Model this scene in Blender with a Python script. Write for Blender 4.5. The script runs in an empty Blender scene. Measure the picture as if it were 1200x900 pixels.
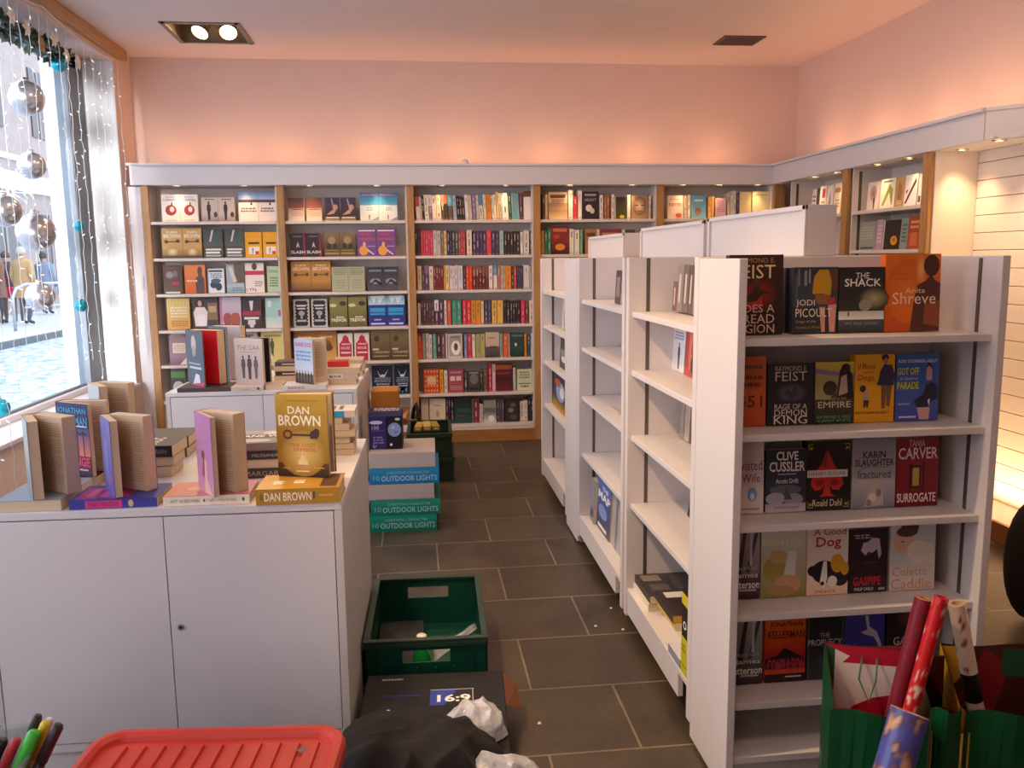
import bpy, math, random
from math import sin, cos, radians as R, pi
from mathutils import Vector, Matrix, noise

random.seed(7)
scene = bpy.context.scene
COL = scene.collection

# ------------------------------------------------------------------ camera
FPX, YAW, PITCH, ROLL, EYE = 999.8, .11148, .14644, .01102, 1.45
_f = Vector((sin(YAW)*cos(PITCH), cos(YAW)*cos(PITCH), -sin(PITCH)))
_r0 = Vector((cos(YAW), -sin(YAW), 0)); _u0 = _r0.cross(_f)
CR = _r0*cos(ROLL) - _u0*sin(ROLL); CU = CR.cross(_f)
CAM = Vector((0, 0, EYE))
cam_d = bpy.data.cameras.new('camera'); cam = bpy.data.objects.new('camera', cam_d); COL.objects.link(cam)
m = Matrix((CR, CU, -_f)).transposed().to_4x4(); m.translation = CAM
cam.matrix_world = m
cam_d.sensor_width = 36; cam_d.sensor_fit = 'HORIZONTAL'; cam_d.lens = FPX/1200*36
cam_d.clip_start = .05; cam_d.clip_end = 200
scene.camera = cam

def at(x, y, X=None, Y=None, Z=None):
    """photo measurement -> point of a known plane of the room"""
    d = _f*FPX + CR*(x-600) - CU*(y-450)
    t = X/d.x if X is not None else (Y/d.y if Y is not None else (Z-EYE)/d.z)
    return CAM + d*t

# ------------------------------------------------------------------ materials
def lin(c):
    c = c/255
    return c/12.92 if c <= .04045 else ((c+.055)/1.055)**2.4
def hx(h, k=1.0):
    return tuple(min(1.0, lin(int(h[i:i+2], 16))*k) for i in (0, 2, 4)) + (1.0,)

def mat(name, col, rough=.5, metal=0., nscale=0, namt=.08, bump=0., emit=None, estr=0., coat=0., trans=0., sss=0.):
    mt = bpy.data.materials.new(name); mt.use_nodes = True
    n = mt.node_tree.nodes; l = mt.node_tree.links; b = n['Principled BSDF']
    c = hx(col) if isinstance(col, str) else col
    b.inputs['Base Color'].default_value = c; b.inputs['Roughness'].default_value = rough
    b.inputs['Metallic'].default_value = metal
    if coat: b.inputs['Coat Weight'].default_value = coat
    if trans: b.inputs['Transmission Weight'].default_value = trans
    if emit:
        b.inputs['Emission Color'].default_value = hx(emit); b.inputs['Emission Strength'].default_value = estr
    if nscale:
        tc = n.new('ShaderNodeTexCoord'); ns = n.new('ShaderNodeTexNoise'); ns.inputs['Scale'].default_value = nscale
        ns.inputs['Detail'].default_value = 4
        l.new(tc.outputs['Object'], ns.inputs['Vector'])
        mx = n.new('ShaderNodeMix'); mx.data_type = 'RGBA'; mx.blend_type = 'MULTIPLY'
        mr = n.new('ShaderNodeMapRange'); mr.inputs[3].default_value = 1-namt; mr.inputs[4].default_value = 1+namt
        l.new(ns.outputs['Fac'], mr.inputs[0]); mx.inputs['Factor'].default_value = 1
        mx.inputs['A'].default_value = c; l.new(mr.outputs[0], mx.inputs['B']); l.new(mx.outputs['Result'], b.inputs['Base Color'])
        if bump:
            bp = n.new('ShaderNodeBump'); bp.inputs['Strength'].default_value = bump; bp.inputs['Distance'].default_value = .01
            l.new(ns.outputs['Fac'], bp.inputs['Height']); l.new(bp.outputs['Normal'], b.inputs['Normal'])
    return mt

def vmat(name, rough=.4, spec=.5, nscale=60, namt=.05, bump=0.):
    mt = mat(name, 'ffffff', rough)
    n = mt.node_tree.nodes; l = mt.node_tree.links; b = n['Principled BSDF']
    b.inputs['Specular IOR Level'].default_value = spec
    a = n.new('ShaderNodeAttribute'); a.attribute_name = 'Col'
    tc = n.new('ShaderNodeTexCoord'); ns = n.new('ShaderNodeTexNoise'); ns.inputs['Scale'].default_value = nscale
    l.new(tc.outputs['Object'], ns.inputs['Vector'])
    mr = n.new('ShaderNodeMapRange'); mr.inputs[3].default_value = 1-namt; mr.inputs[4].default_value = 1+namt
    mx = n.new('ShaderNodeMix'); mx.data_type = 'RGBA'; mx.blend_type = 'MULTIPLY'; mx.inputs['Factor'].default_value = 1
    l.new(ns.outputs['Fac'], mr.inputs[0]); l.new(a.outputs['Color'], mx.inputs['A']); l.new(mr.outputs[0], mx.inputs['B'])
    l.new(mx.outputs['Result'], b.inputs['Base Color'])
    if bump:
        bp = n.new('ShaderNodeBump'); bp.inputs['Strength'].default_value = bump; bp.inputs['Distance'].default_value = .004
        l.new(ns.outputs['Fac'], bp.inputs['Height']); l.new(bp.outputs['Normal'], b.inputs['Normal'])
    return mt

M = {}
M['cover'] = vmat('printed_cover', .38, .4)
M['paper'] = vmat('paper_pages', .8, .2, 200, .1)
M['printed'] = vmat('printed_card', .55, .3)
M['laminate'] = mat('white_laminate', 'e8dbd2', .38, nscale=3, namt=.03)
M['laminate2'] = mat('white_gondola', 'e0d7d5', .4, nscale=3, namt=.03)
M['cabinet'] = mat('white_cabinet', 'dedadd', .42, nscale=4, namt=.025)
M['cabside'] = mat('darker_cabinet_side', 'd2cdc9', .35, nscale=5, namt=.06)  # slightly darker and warmer than the cabinet front
M['wall'] = mat('wall_paint', 'dec6bc', .85, nscale=6, namt=.03)
M['ceil'] = mat('ceiling_paint', 'e2d0ca', .9, nscale=4, namt=.02)
M['trimwhite'] = mat('fascia_paint', 'dcd8dc', .5, nscale=4, namt=.02)
M['slot'] = mat('slotted_metal', '6e665f', .4, .5, nscale=120, namt=.3)
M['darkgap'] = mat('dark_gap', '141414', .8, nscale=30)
M['steel'] = mat('brushed_steel', 'b8b6b2', .3, 1, nscale=80, namt=.1)
M['ring'] = mat('light_ring', 'c8c0b8', .35, .6, nscale=50)
M['lens'] = mat('lamp_lens', 'fff0d8', .3, emit='ffdca8', estr=14, nscale=20)
M['lens_hot'] = mat('lamp_lens_bright', 'fff0d8', .3, emit='ffd9a0', estr=30, nscale=20)
M['blackframe'] = mat('dark_window_frame', '727a84', .5, nscale=12, namt=.15)
M['pine'] = None

def wood(name, c1, c2, rough=.45, axis=2, scale=18):
    mt = mat(name, c1, rough); n = mt.node_tree.nodes; l = mt.node_tree.links; b = n['Principled BSDF']
    tc = n.new('ShaderNodeTexCoord'); mp = n.new('ShaderNodeMapping')
    s = [scale]*3; s[axis] = scale*.08; mp.inputs['Scale'].default_value = s
    ns = n.new('ShaderNodeTexNoise'); ns.inputs['Scale'].default_value = 3; ns.inputs['Detail'].default_value = 6; ns.inputs['Distortion'].default_value = .6
    cr = n.new('ShaderNodeValToRGB'); cr.color_ramp.elements[0].position = .3; cr.color_ramp.elements[1].position = .7
    cr.color_ramp.elements[0].color = hx(c1); cr.color_ramp.elements[1].color = hx(c2)
    l.new(tc.outputs['Object'], mp.inputs[0]); l.new(mp.outputs[0], ns.inputs['Vector']); l.new(ns.outputs['Fac'], cr.inputs[0]); l.new(cr.outputs[0], b.inputs['Base Color'])
    return mt
M['oak'] = wood('oak_edging', 'a87844', 'c4935a')
M['oakx'] = wood('oak_plinth', '9c6a34', 'b98246', axis=0)
M['oaky'] = wood('oak_rail', 'a87c4c', 'c89c68', axis=1)
M['plinthdark'] = wood('plinth_wood', '8a5630', 'a46a3c', axis=1)

def floor_mat():
    mt = mat('slate_tiles', '4a423c', .4); n = mt.node_tree.nodes; l = mt.node_tree.links; b = n['Principled BSDF']
    tc = n.new('ShaderNodeTexCoord'); mp = n.new('ShaderNodeMapping')
    mp.inputs['Location'].default_value = (-.355+.56*20, -2.303+.388*20, 0)
    l.new(tc.outputs['Object'], mp.inputs[0])
    br = n.new('ShaderNodeTexBrick'); br.offset = .5; br.offset_frequency = 2
    br.inputs['Scale'].default_value = 1; br.inputs['Mortar Size'].default_value = .0045; br.inputs['Mortar Smooth'].default_value = .3
    br.inputs['Brick Width'].default_value = .56; br.inputs['Row Height'].default_value = .388; br.inputs['Bias'].default_value = 0
    br.inputs['Color1'].default_value = hx('40362b'); br.inputs['Color2'].default_value = hx('504437'); br.inputs['Mortar'].default_value = hx('80705c')
    l.new(mp.outputs[0], br.inputs['Vector'])
    ns = n.new('ShaderNodeTexNoise'); ns.inputs['Scale'].default_value = 4; ns.inputs['Detail'].default_value = 8; l.new(tc.outputs['Object'], ns.inputs['Vector'])
    n2 = n.new('ShaderNodeTexNoise'); n2.inputs['Scale'].default_value = 45; n2.inputs['Detail'].default_value = 5; l.new(tc.outputs['Object'], n2.inputs['Vector'])
    mr = n.new('ShaderNodeMapRange'); mr.inputs[1].default_value = .3; mr.inputs[2].default_value = .7; mr.inputs[3].default_value = .7; mr.inputs[4].default_value = 1.3; l.new(ns.outputs['Fac'], mr.inputs[0])
    m2 = n.new('ShaderNodeMapRange'); m2.inputs[3].default_value = .75; m2.inputs[4].default_value = 1.25; l.new(n2.outputs['Fac'], m2.inputs[0])
    mu = n.new('ShaderNodeMath'); mu.operation = 'MULTIPLY'; l.new(mr.outputs[0], mu.inputs[0]); l.new(m2.outputs[0], mu.inputs[1])
    mx = n.new('ShaderNodeMix'); mx.data_type = 'RGBA'; mx.blend_type = 'MULTIPLY'; mx.inputs['Factor'].default_value = 1
    l.new(br.outputs['Color'], mx.inputs['A']); l.new(mu.outputs[0], mx.inputs['B']); l.new(mx.outputs['Result'], b.inputs['Base Color'])
    rr = n.new('ShaderNodeMapRange'); rr.inputs[3].default_value = .28; rr.inputs[4].default_value = .5; l.new(ns.outputs['Fac'], rr.inputs[0]); l.new(rr.outputs[0], b.inputs['Roughness'])
    bp = n.new('ShaderNodeBump'); bp.inputs['Strength'].default_value = .25; bp.inputs['Distance'].default_value = .004
    sb = n.new('ShaderNodeMath'); sb.operation = 'SUBTRACT'; l.new(n2.outputs['Fac'], sb.inputs[0]); l.new(br.outputs['Fac'], sb.inputs[1])
    l.new(sb.outputs[0], bp.inputs['Height']); l.new(bp.outputs['Normal'], b.inputs['Normal'])
    return mt
M['floor'] = floor_mat()

def glass_mat():
    mt = bpy.data.materials.new('window_glass'); mt.use_nodes = True; n = mt.node_tree.nodes; l = mt.node_tree.links
    n.remove(n['Principled BSDF']); o = n['Material Output']
    t = n.new('ShaderNodeBsdfTransparent'); t.inputs[0].default_value = (.93, .97, 1, 1)
    g = n.new('ShaderNodeBsdfGlossy'); g.inputs['Roughness'].default_value = .02
    fr = n.new('ShaderNodeLayerWeight'); fr.inputs[0].default_value = .5; pw = n.new('ShaderNodeMath'); pw.operation = 'POWER'; pw.inputs[1].default_value = 5
    ml = n.new('ShaderNodeMath'); ml.operation = 'MULTIPLY'; ml.inputs[1].default_value = .35; mx = n.new('ShaderNodeMixShader')
    l.new(fr.outputs['Facing'], pw.inputs[0]); l.new(pw.outputs[0], ml.inputs[0]); l.new(ml.outputs[0], mx.inputs[0]); l.new(t.outputs[0], mx.inputs[1]); l.new(g.outputs[0], mx.inputs[2]); l.new(mx.outputs[0], o.inputs[0])
    return mt
M['glass'] = glass_mat()

# ------------------------------------------------------------------ mesh builder
class MB:
    def __init__(s): s.v = []; s.f = []
    def add(s, pts, faces, mi=0, col=None, xf=None):
        o = len(s.v)
        for p in pts:
            p = Vector(p); s.v.append(xf @ p if xf else p)
        for k, f in enumerate(faces):
            c = col
            if isinstance(col, list): c = [col[i] for i in f]
            s.f.append(([i+o for i in f], mi, c))
        return s
    def box(s, x0, x1, y0, y1, z0, z1, mi=0, col=None, xf=None):
        p = [(x0,y0,z0),(x1,y0,z0),(x1,y1,z0),(x0,y1,z0),(x0,y0,z1),(x1,y0,z1),(x1,y1,z1),(x0,y1,z1)]
        return s.add(p, [(0,3,2,1),(4,5,6,7),(0,1,5,4),(1,2,6,5),(2,3,7,6),(3,0,4,7)], mi, col, xf)
    def quad(s, a, b, c, d, mi=0, col=None, xf=None): return s.add([a,b,c,d], [(0,1,2,3)], mi, col, xf)
    def tube(s, path, r, n=8, mi=0, col=None, cap=True, xf=None):
        path = [Vector(p) for p in path]; rs = r if isinstance(r, (list, tuple)) else [r]*len(path)
        pts = []; prev = None
        for i, p in enumerate(path):
            t = (path[min(i+1, len(path)-1)] - path[max(i-1, 0)]).normalized()
            a = prev if prev and abs(prev.dot(t)) < .95 else (Vector((1,0,0)) if abs(t.x) < .8 else Vector((0,1,0)))
            u = (a - t*a.dot(t)).normalized(); w = t.cross(u); prev = u
            for k in range(n):
                q = 2*pi*k/n; pts.append(p + (u*cos(q) + w*sin(q))*rs[i])
        fs = []
        for i in range(len(path)-1):
            for k in range(n):
                fs.append((i*n+k, i*n+(k+1)%n, (i+1)*n+(k+1)%n, (i+1)*n+k))
        if cap: fs.append(tuple(reversed(range(n)))); fs.append(tuple((len(path)-1)*n+k for k in range(n)))
        return s.add(pts, fs, mi, col, xf)
    def lathe(s, prof, n=20, mi=0, col=None, xf=None):
        pts = []; fs = []
        for r, z in prof:
            for k in range(n): pts.append((r*cos(2*pi*k/n), r*sin(2*pi*k/n), z))
        for i in range(len(prof)-1):
            for k in range(n): fs.append((i*n+k, i*n+(k+1)%n, (i+1)*n+(k+1)%n, (i+1)*n+k))
        return s.add(pts, fs, mi, col, xf)
    def build(s, name, mats, parent=None, loc=None, rot=None, smooth=False, bevel=0, mw=None):
        me = bpy.data.meshes.new(name); me.from_pydata([tuple(p) for p in s.v], [], [f[0] for f in s.f])
        for mt in (mats if isinstance(mats, (list, tuple)) else [mats]): me.materials.append(mt)
        me.polygons.foreach_set('material_index', [f[1] for f in s.f])
        if any(f[2] is not None for f in s.f):
            ca = me.color_attributes.new('Col', 'FLOAT_COLOR', 'CORNER'); buf = []
            for idx, mi, c in s.f:
                if c is None: c = (.8, .8, .8, 1)
                if isinstance(c, list):
                    for q in c: buf.extend(q)
                else:
                    for _ in idx: buf.extend(c)
            ca.data.foreach_set('color', buf)
        if smooth: me.polygons.foreach_set('use_smooth', [True]*len(me.polygons))
        me.update()
        o = bpy.data.objects.new(name, me); COL.objects.link(o)
        if parent is not None: o.parent = parent
        if loc is not None: o.location = loc
        if rot is not None: o.rotation_euler = rot
        if mw is not None: o.matrix_world = mw
        if bevel:
            b = o.modifiers.new('bevel', 'BEVEL'); b.width = bevel; b.segments = 2; b.limit_method = 'ANGLE'; b.angle_limit = R(40)
        return o

LABELS = {}
def tag(o, label, cat, group=None, kind=None):
    if label in LABELS: print('DUPLICATE LABEL', label)
    n = len(label.split())
    if not 4 <= n <= 16: print('LABEL LENGTH', n, label)
    LABELS[label] = o
    o['label'] = label; o['category'] = cat
    if group: o['group'] = group
    if kind: o['kind'] = kind
    return o
def thing(name, label, cat, loc=(0,0,0), rz=0, group=None):
    o = bpy.data.objects.new(name, None); COL.objects.link(o); o.location = loc; o.rotation_euler = (0, 0, rz)
    return tag(o, label, cat, group)
def structure(o): o['kind'] = 'structure'; return o
def sbox(name, x0, x1, y0, y1, z0, z1, m, parent=None, bevel=0):
    o = MB().box(x0,x1,y0,y1,z0,z1).build(name, m, parent, bevel=bevel)
    if parent is None: structure(o)
    return o
def pbox(name, parent, b, m, bevel=.0015):
    return MB().box(*b).build(name, m, parent, bevel=bevel)

# ------------------------------------------------------------------ lettering
_T = {}
def glyphs(s, bold=.0):
    k = (s, bold)
    if k in _T: return _T[k]
    cu = bpy.data.curves.new('lettering', 'FONT'); cu.body = s; cu.size = 1; cu.resolution_u = 2; cu.offset = bold
    o = bpy.data.objects.new('lettering', cu); COL.objects.link(o)
    dg = bpy.context.evaluated_depsgraph_get(); e = o.evaluated_get(dg); me = e.to_mesh()
    vs = [(v.co.x, v.co.y) for v in me.vertices]; fs = [tuple(p.vertices) for p in me.polygons]
    e.to_mesh_clear(); bpy.data.objects.remove(o); bpy.data.curves.remove(cu)
    x0 = min(v[0] for v in vs); x1 = max(v[0] for v in vs); y0 = min(v[1] for v in vs); y1 = max(v[1] for v in vs)
    vs = [((a-x0)/(x1-x0), (b-y0)/(y1-y0)) for a, b in vs]
    _T[k] = (vs, fs); return _T[k]

KB = 1.12   # print colours are read off a dim photograph
def paint(mb, art, O, U, V, N, mi=0, xf=None):
    """draw flat artwork on the rectangle O + u*U + v*V (u, v in 0..1), each layer a hair above the last along N"""
    lift = .0003
    P = lambda u, v, k: O + U*u + V*v + N*(lift*k)
    for k, e in enumerate(art, 1):
        t = e[0]; k = 1 + k*.35
        if t == 'rect':
            _, x0, y0, x1, y1, c = e; mb.add([P(x0,y0,k),P(x1,y0,k),P(x1,y1,k),P(x0,y1,k)], [(0,1,2,3)], mi, hx(c, KB), xf)
        elif t == 'grad':
            _, x0, y0, x1, y1, cb, ct = e; b = hx(cb, KB); q = hx(ct, KB)
            mb.add([P(x0,y0,k),P(x1,y0,k),P(x1,y1,k),P(x0,y1,k)], [(0,1,2,3)], mi, [b,b,q,q], xf)
        elif t == 'ell':
            _, cx, cy, rx, ry, c = e; n = 16
            mb.add([P(cx+rx*cos(2*pi*i/n), cy+ry*sin(2*pi*i/n), k) for i in range(n)], [tuple(range(n))], mi, hx(c, KB), xf)
        elif t == 'glow':
            _, cx, cy, rx, ry, c, c2 = e; n = 16
            mb.add([P(cx,cy,k)]+[P(cx+rx*cos(2*pi*i/n), cy+ry*sin(2*pi*i/n), k) for i in range(n)], [(0,i+1,(i+1)%n+1) for i in range(n)], mi, [hx(c,KB)]+[hx(c2,KB)]*n, xf)
        elif t == 'poly':
            _, pts, c = e; mb.add([P(a,b,k) for a, b in pts], [tuple(range(len(pts)))], mi, hx(c, KB), xf)
        elif t == 'txt':
            s, cx, cy, w, h, c = e[1:7]; vs, fs = glyphs(s, e[7] if len(e) > 7 else 0.0)
            mb.add([P(cx+(a-.5)*w, cy+(b-.5)*h, k) for a, b in vs], fs, mi, hx(c, KB), xf)
        elif t == 'lines':                      # rough small print: rows of short dashes
            _, x0, y0, x1, y1, n, c = e; rnd = random.Random(int((x0+y0*7+n)*1000))
            for i in range(n):
                y = y1 - (i+.5)*(y1-y0)/n; hh = (y1-y0)/n*.26; x = x0 + rnd.random()*.06
                while x < x1-.03:
                    q = min(x1, x + .06 + rnd.random()*.12); mb.add([P(x,y-hh,k),P(q,y-hh,k),P(q,y+hh,k),P(x,y+hh,k)], [(0,1,2,3)], mi, hx(c, KB), xf); x = q + .03
        elif t == 'fig':                        # a standing figure seen from behind
            _, cx, y0, hgt, cb, ch = e; w = hgt*.16
            mb.add([P(cx-w*.5,y0,k),P(cx+w*.5,y0,k),P(cx+w*.7,y0+hgt*.45,k),P(cx+w,y0+hgt*.55,k),P(cx+w*.8,y0+hgt*.8,k),P(cx+w*.2,y0+hgt*.84,k),P(cx-w*.2,y0+hgt*.84,k),P(cx-w*.8,y0+hgt*.8,k),P(cx-w,y0+hgt*.55,k),P(cx-w*.7,y0+hgt*.45,k)], [tuple(range(10))], mi, hx(cb, KB), xf)
            n = 10; mb.add([P(cx+w*.42*cos(2*pi*i/n), y0+hgt*.91+hgt*.08*sin(2*pi*i/n), k+.2) for i in range(n)], [tuple(range(n))], mi, hx(ch, KB), xf)

CREAM = hx('e3cfb4'); PAGE = hx('d9c3a6')
def book_cover_mb(w, h, t, bg, art=(), spine=None, hard=False, xf=None, spine_art=(), mb=None, round_=True):
    """closed book: spine at x=0, front cover facing -y, foot at z=0"""
    mb = mb or MB(); c = .0022 if hard else .0008; bgc = hx(bg, KB); sp = hx(spine or bg, KB)
    mb.box(0, w, 0, c, 0, h, 0, bgc, xf); mb.box(0, w, t-c, t, 0, h, 0, bgc, xf)
    mb.box(0, c, c, t-c, 0, h, 0, sp, xf)
    paint(mb, art, Vector((0,0,0)), Vector((w,0,0)), Vector((0,0,h)), Vector((0,-1,0)), 0, xf)
    if spine_art:   # u runs from the head of the spine to its foot, v towards the front cover
        paint(mb, spine_art, Vector((0,t,h)), Vector((0,0,-h)), Vector((0,-t,0)), Vector((-1,0,0)), 0, xf)
    return mb
def book_pages_mb(w, h, t, hard=False, xf=None, mi=0, mb=None, col=PAGE):
    mb = mb or MB(); c = .0022 if hard else .0008; i = .003 if hard else .0006
    return mb.box(c, w-i, c, t-c, i, h-i, mi, col, xf)
def closed_book(name, w, h, t, bg, art, mw, label, group=None, spine=None, spine_art=(), hard=False, parts=True, cat='book', pcol=PAGE):
    mb = book_cover_mb(w, h, t, bg, art, spine, hard, None, spine_art)
    if parts:
        o = mb.build(name, M['cover'], mw=mw); book_pages_mb(w, h, t, hard, col=pcol).build('page_block', M['paper'], o)
    else:
        book_pages_mb(w, h, t, hard, None, 1, mb, pcol); o = mb.build(name, [M['cover'], M['paper']], mw=mw)
    return tag(o, label, cat, group)
def T(x, y, z, rz=0, rx=0, ry=0):
    return Matrix.Translation((x, y, z)) @ Matrix.Rotation(rz, 4, 'Z') @ Matrix.Rotation(rx, 4, 'X') @ Matrix.Rotation(ry, 4, 'Y')
LAY = Matrix(((0,0,-1,0),(1,0,0,0),(0,-1,0,0),(0,0,0,1)))   # lying face up, spine to the front, head to the left
def lay(x0, x1, yf, z, t, rz=0, fore=False):
    """a book lying flat: spine (or fore edge) towards -y, between x0 and x1, its front edge at yf, foot of the pile at z"""
    return None
def flat_book(name, x0, x1, yf, z, depth, t, bg, label, art=(), spine_art=(), spine=None, rz=0, fore=False, group=None, hard=False, parts=True, pcol=PAGE):
    L = x1-x0; cx = (x0+x1)/2
    # local after LAY: x in [-L,0], y in [0,depth], z in [-t,0]
    base = Matrix.Translation((L/2, -depth/2, t)) @ LAY
    mw = Matrix.Translation((cx, yf+depth/2, z)) @ Matrix.Rotation(rz + (pi if fore else 0), 4, 'Z') @ base
    return closed_book(name, depth, L, t, bg, art, mw, label, group, spine, spine_art, hard, parts, pcol=pcol)

def open_book(name, w, h, tl, tr, al, ar, mw, label, bg, art=(), inner='e6d6bc', hard=False, back=None, group=None, endpaper=None):
    """a book stood up and opened: leaves run from the spine at the origin along angles al (front half) and ar (back half)"""
    mb = MB(); c = .0024 if hard else .0009; e = .004 if hard else .001; cover = MB()
    def frame(a, sgn):
        d = Vector((sin(a), -cos(a), 0)); n = Vector((-cos(a), -sin(a), 0))*sgn; return d, n
    bgc = hx(bg, KB); out = []
    for a, tk, sgn in ((al, tl, 1), (ar, tr, -1)):
        d, n = frame(a, sgn); Z = Vector((0,0,1))
        def P(u, q, z): return d*u + n*q + Z*z
        def bx(B, u0, u1, q0, q1, z0, z1, col):
            pts = [P(u0,q0,z0),P(u1,q0,z0),P(u1,q1,z0),P(u0,q1,z0),P(u0,q0,z1),P(u1,q0,z1),P(u1,q1,z1),P(u0,q1,z1)]
            fs = [(0,3,2,1),(4,5,6,7),(0,1,5,4),(1,2,6,5),(2,3,7,6),(3,0,4,7)]
            if sgn > 0: fs = [tuple(reversed(f)) for f in fs]
            B.add(pts, fs, 0, col)
        pg = MB(); bx(pg, 0.001, w-e, 0.0003, tk, e, h-e, PAGE)
        # printed lines on the inner page
        rows = 26
        if endpaper is None:
            for r_ in range(rows):
                z = h*.9 - r_*h*.8/rows; u1 = w*.9 - (random.random()*.5*w if r_ % 7 == 6 else 0)
                pts = [P(w*.14,-.0001,z),P(u1,-.0001,z),P(u1,-.0001,z+h*.011),P(w*.14,-.0001,z+h*.011)]
                pg.add(pts, [(0,1,2,3) if sgn < 0 else (3,2,1,0)], 0, hx('bba68c'))
        else:
            bx(pg, .001, w-e, -.0006, .0002, e, h-e, hx(endpaper, KB))
        out.append(pg)
        bx(cover, 0, w, tk, tk+c, 0, h, bgc if sgn > 0 else hx(back or bg, KB))
        if sgn > 0: paint(cover, art, P(0,tk+c,0), d*w, Z*h, n)
        out.append((P(0,tk+c,0), P(0,tk,0)))
    A0, A1 = out[1]; B0, B1 = out[3]; mid = (A0+B0)/2 + (A0+B0)/2*.15; H = Vector((0,0,h))
    cover.add([A0,mid,B0,A0+H,mid+H,B0+H,A1,A1+H,B1,B1+H], [(0,1,4,3),(1,2,5,4),(6,7,9,8)], 0, bgc)
    o = cover.build(name, M['cover'], mw=mw)
    out[0].build('page_block', M['paper'], o); out[2].build('page_block', M['paper'], o)
    return tag(o, label, 'book', group)

ORD = 'first second third fourth fifth sixth seventh eighth ninth tenth eleventh twelfth thirteenth fourteenth fifteenth sixteenth seventeenth eighteenth nineteenth twentieth'.split() + ['twenty-'+q for q in 'first second third fourth fifth sixth seventh eighth ninth'.split()] + ['thirtieth'] + ['thirty-'+q for q in 'first second third fourth fifth sixth seventh eighth ninth'.split()] + ['fortieth']
def colour_word(h):
    import colorsys
    r, g, b = (int(h[i:i+2], 16)/255 for i in (0, 2, 4)); hh, s, v = colorsys.rgb_to_hsv(r, g, b); hh *= 360
    if v < .3: return 'black'
    if s < .12: return 'white' if v > .84 else ('pale grey' if v > .6 else 'dark grey')
    if v < .48: return 'dark ' + ('red' if hh < 18 or hh > 335 else 'brown' if hh < 45 else 'olive' if hh < 75 else 'green' if hh < 180 else 'blue' if hh < 255 else 'purple')
    if hh < 12 or hh > 345: return 'red' if s > .45 else 'pink'
    if hh < 48: return 'cream' if s < .3 and v > .75 else ('tan' if s < .6 else 'orange')
    if hh < 70: return 'yellow' if s > .4 else 'cream'
    if hh < 170: return 'green' if s > .3 else 'pale green'
    if hh < 255: return 'blue' if s > .3 else 'pale blue'
    return 'purple' if hh < 300 else 'pink'
# ================================================================== ROOM SHELL
XL, XR, YB, YF, ZC = -2.08, 3.16, 6.95, -1.6, 2.97
sbox('floor', XL-.3, XR+.2, YF-.2, YB+.2, -.1, 0, M['floor'])
CH = (-1.57, -1.09, 5.95, 6.46)   # opening of the recessed fitting
cm = MB()
for a in ((XL-.3, CH[0], YF-.2, YB+.2), (CH[1], XR+.2, YF-.2, YB+.2), (CH[0], CH[1], YF-.2, CH[2]), (CH[0], CH[1], CH[3], YB+.2)):
    cm.box(*a, ZC, ZC+.18)
structure(cm.build('ceiling', M['ceil']))
sbox('wall_back', XL-.3, XR+.2, YB, YB+.2, 0, ZC, M['wall'])
sbox('wall_right', XR, XR+.2, YF-.2, YB, 0, ZC, M['wall'])
WY0, WY1, WZ0, WZ1 = .4, 6.58, .54, 2.86
wl = MB()
wl.box(XL-.3, XL, YF-.2, WY0, 0, ZC); wl.box(XL-.3, XL, WY1, YB, 0, ZC); wl.box(XL-.3, XL, WY0, WY1, 0, WZ0); wl.box(XL-.3, XL, WY0, WY1, WZ1, ZC)
structure(wl.build('wall_left', M['wall']))
FX0, FX1, FZ0, FZ1 = -2.0, -.7, .25, 2.75
wf = MB()
wf.box(XL-.3, FX0, YF-.2, YF, 0, ZC); wf.box(FX1, XR+.2, YF-.2, YF, 0, ZC); wf.box(FX0, FX1, YF-.2, YF, 0, FZ0); wf.box(FX0, FX1, YF-.2, YF, FZ1, ZC)
structure(wf.build('wall_front', M['wall']))
sbox('wall_light_baffle', -.5, -.42, YF, -.25, 0, ZC-.001, M['wall'])  # unseen baffle added to keep front-window daylight off the end display
# shop windows
w1 = bpy.data.objects.new('window_1', None); COL.objects.link(w1); structure(w1)
fr = MB()
fr.box(-2.37, -2.29, 6.27, 6.56, WZ0+.02, WZ1); fr.box(-2.37, -2.29, 2.9, 3.0, WZ0+.02, WZ1); fr.box(-2.37, -2.29, WY0, WY0+.1, WZ0+.02, WZ1)
fr.box(-2.37, -2.29, WY0, 6.56, WZ1-.09, WZ1); MB().box(-2.36, -2.29, WY0, 6.27, WZ0+.0185, WZ0+.055).build('bottom_rail', M['trimwhite'], w1, bevel=.004); fr.box(-2.35, -2.32, WY0, 6.27, WZ0+.0551, WZ0+.07)
fr.build('window_frame', M['blackframe'], w1, bevel=.004)
MB().box(-2.335, -2.33, WY0+.1, 6.27, WZ0+.07, WZ1-.09).build('pane', M['glass'], w1)
sbox('trim_6', -2.285, XL-.001, 6.566, 6.5795, WZ0+.019, WZ1-.001, mat('reveal_paint', 'f2f2f2', .6, nscale=4, namt=.02))
sbox('trim_1', -2.36, XL+.025, WY0, WY1, WZ0-.005, WZ0+.018, M['trimwhite'], bevel=.003)            # sill
w2 = bpy.data.objects.new('window_2', None); COL.objects.link(w2); structure(w2)
f2 = MB(); f2.box(FX0, FX1, YF-.12, YF-.06, FZ0, FZ0+.06); f2.box(FX0, FX1, YF-.12, YF-.06, FZ1-.06, FZ1); f2.box(FX0, FX0+.06, YF-.12, YF-.06, FZ0, FZ1); f2.box(FX1-.06, FX1, YF-.12, YF-.06, FZ0, FZ1)
f2.build('window_frame', M['blackframe'], w2)
sbox('trim_2', XL, XL+.045, YF, 6.76, ZC-.075, ZC-.001, M['oaky'])                                    # oak rail under the ceiling
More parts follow.
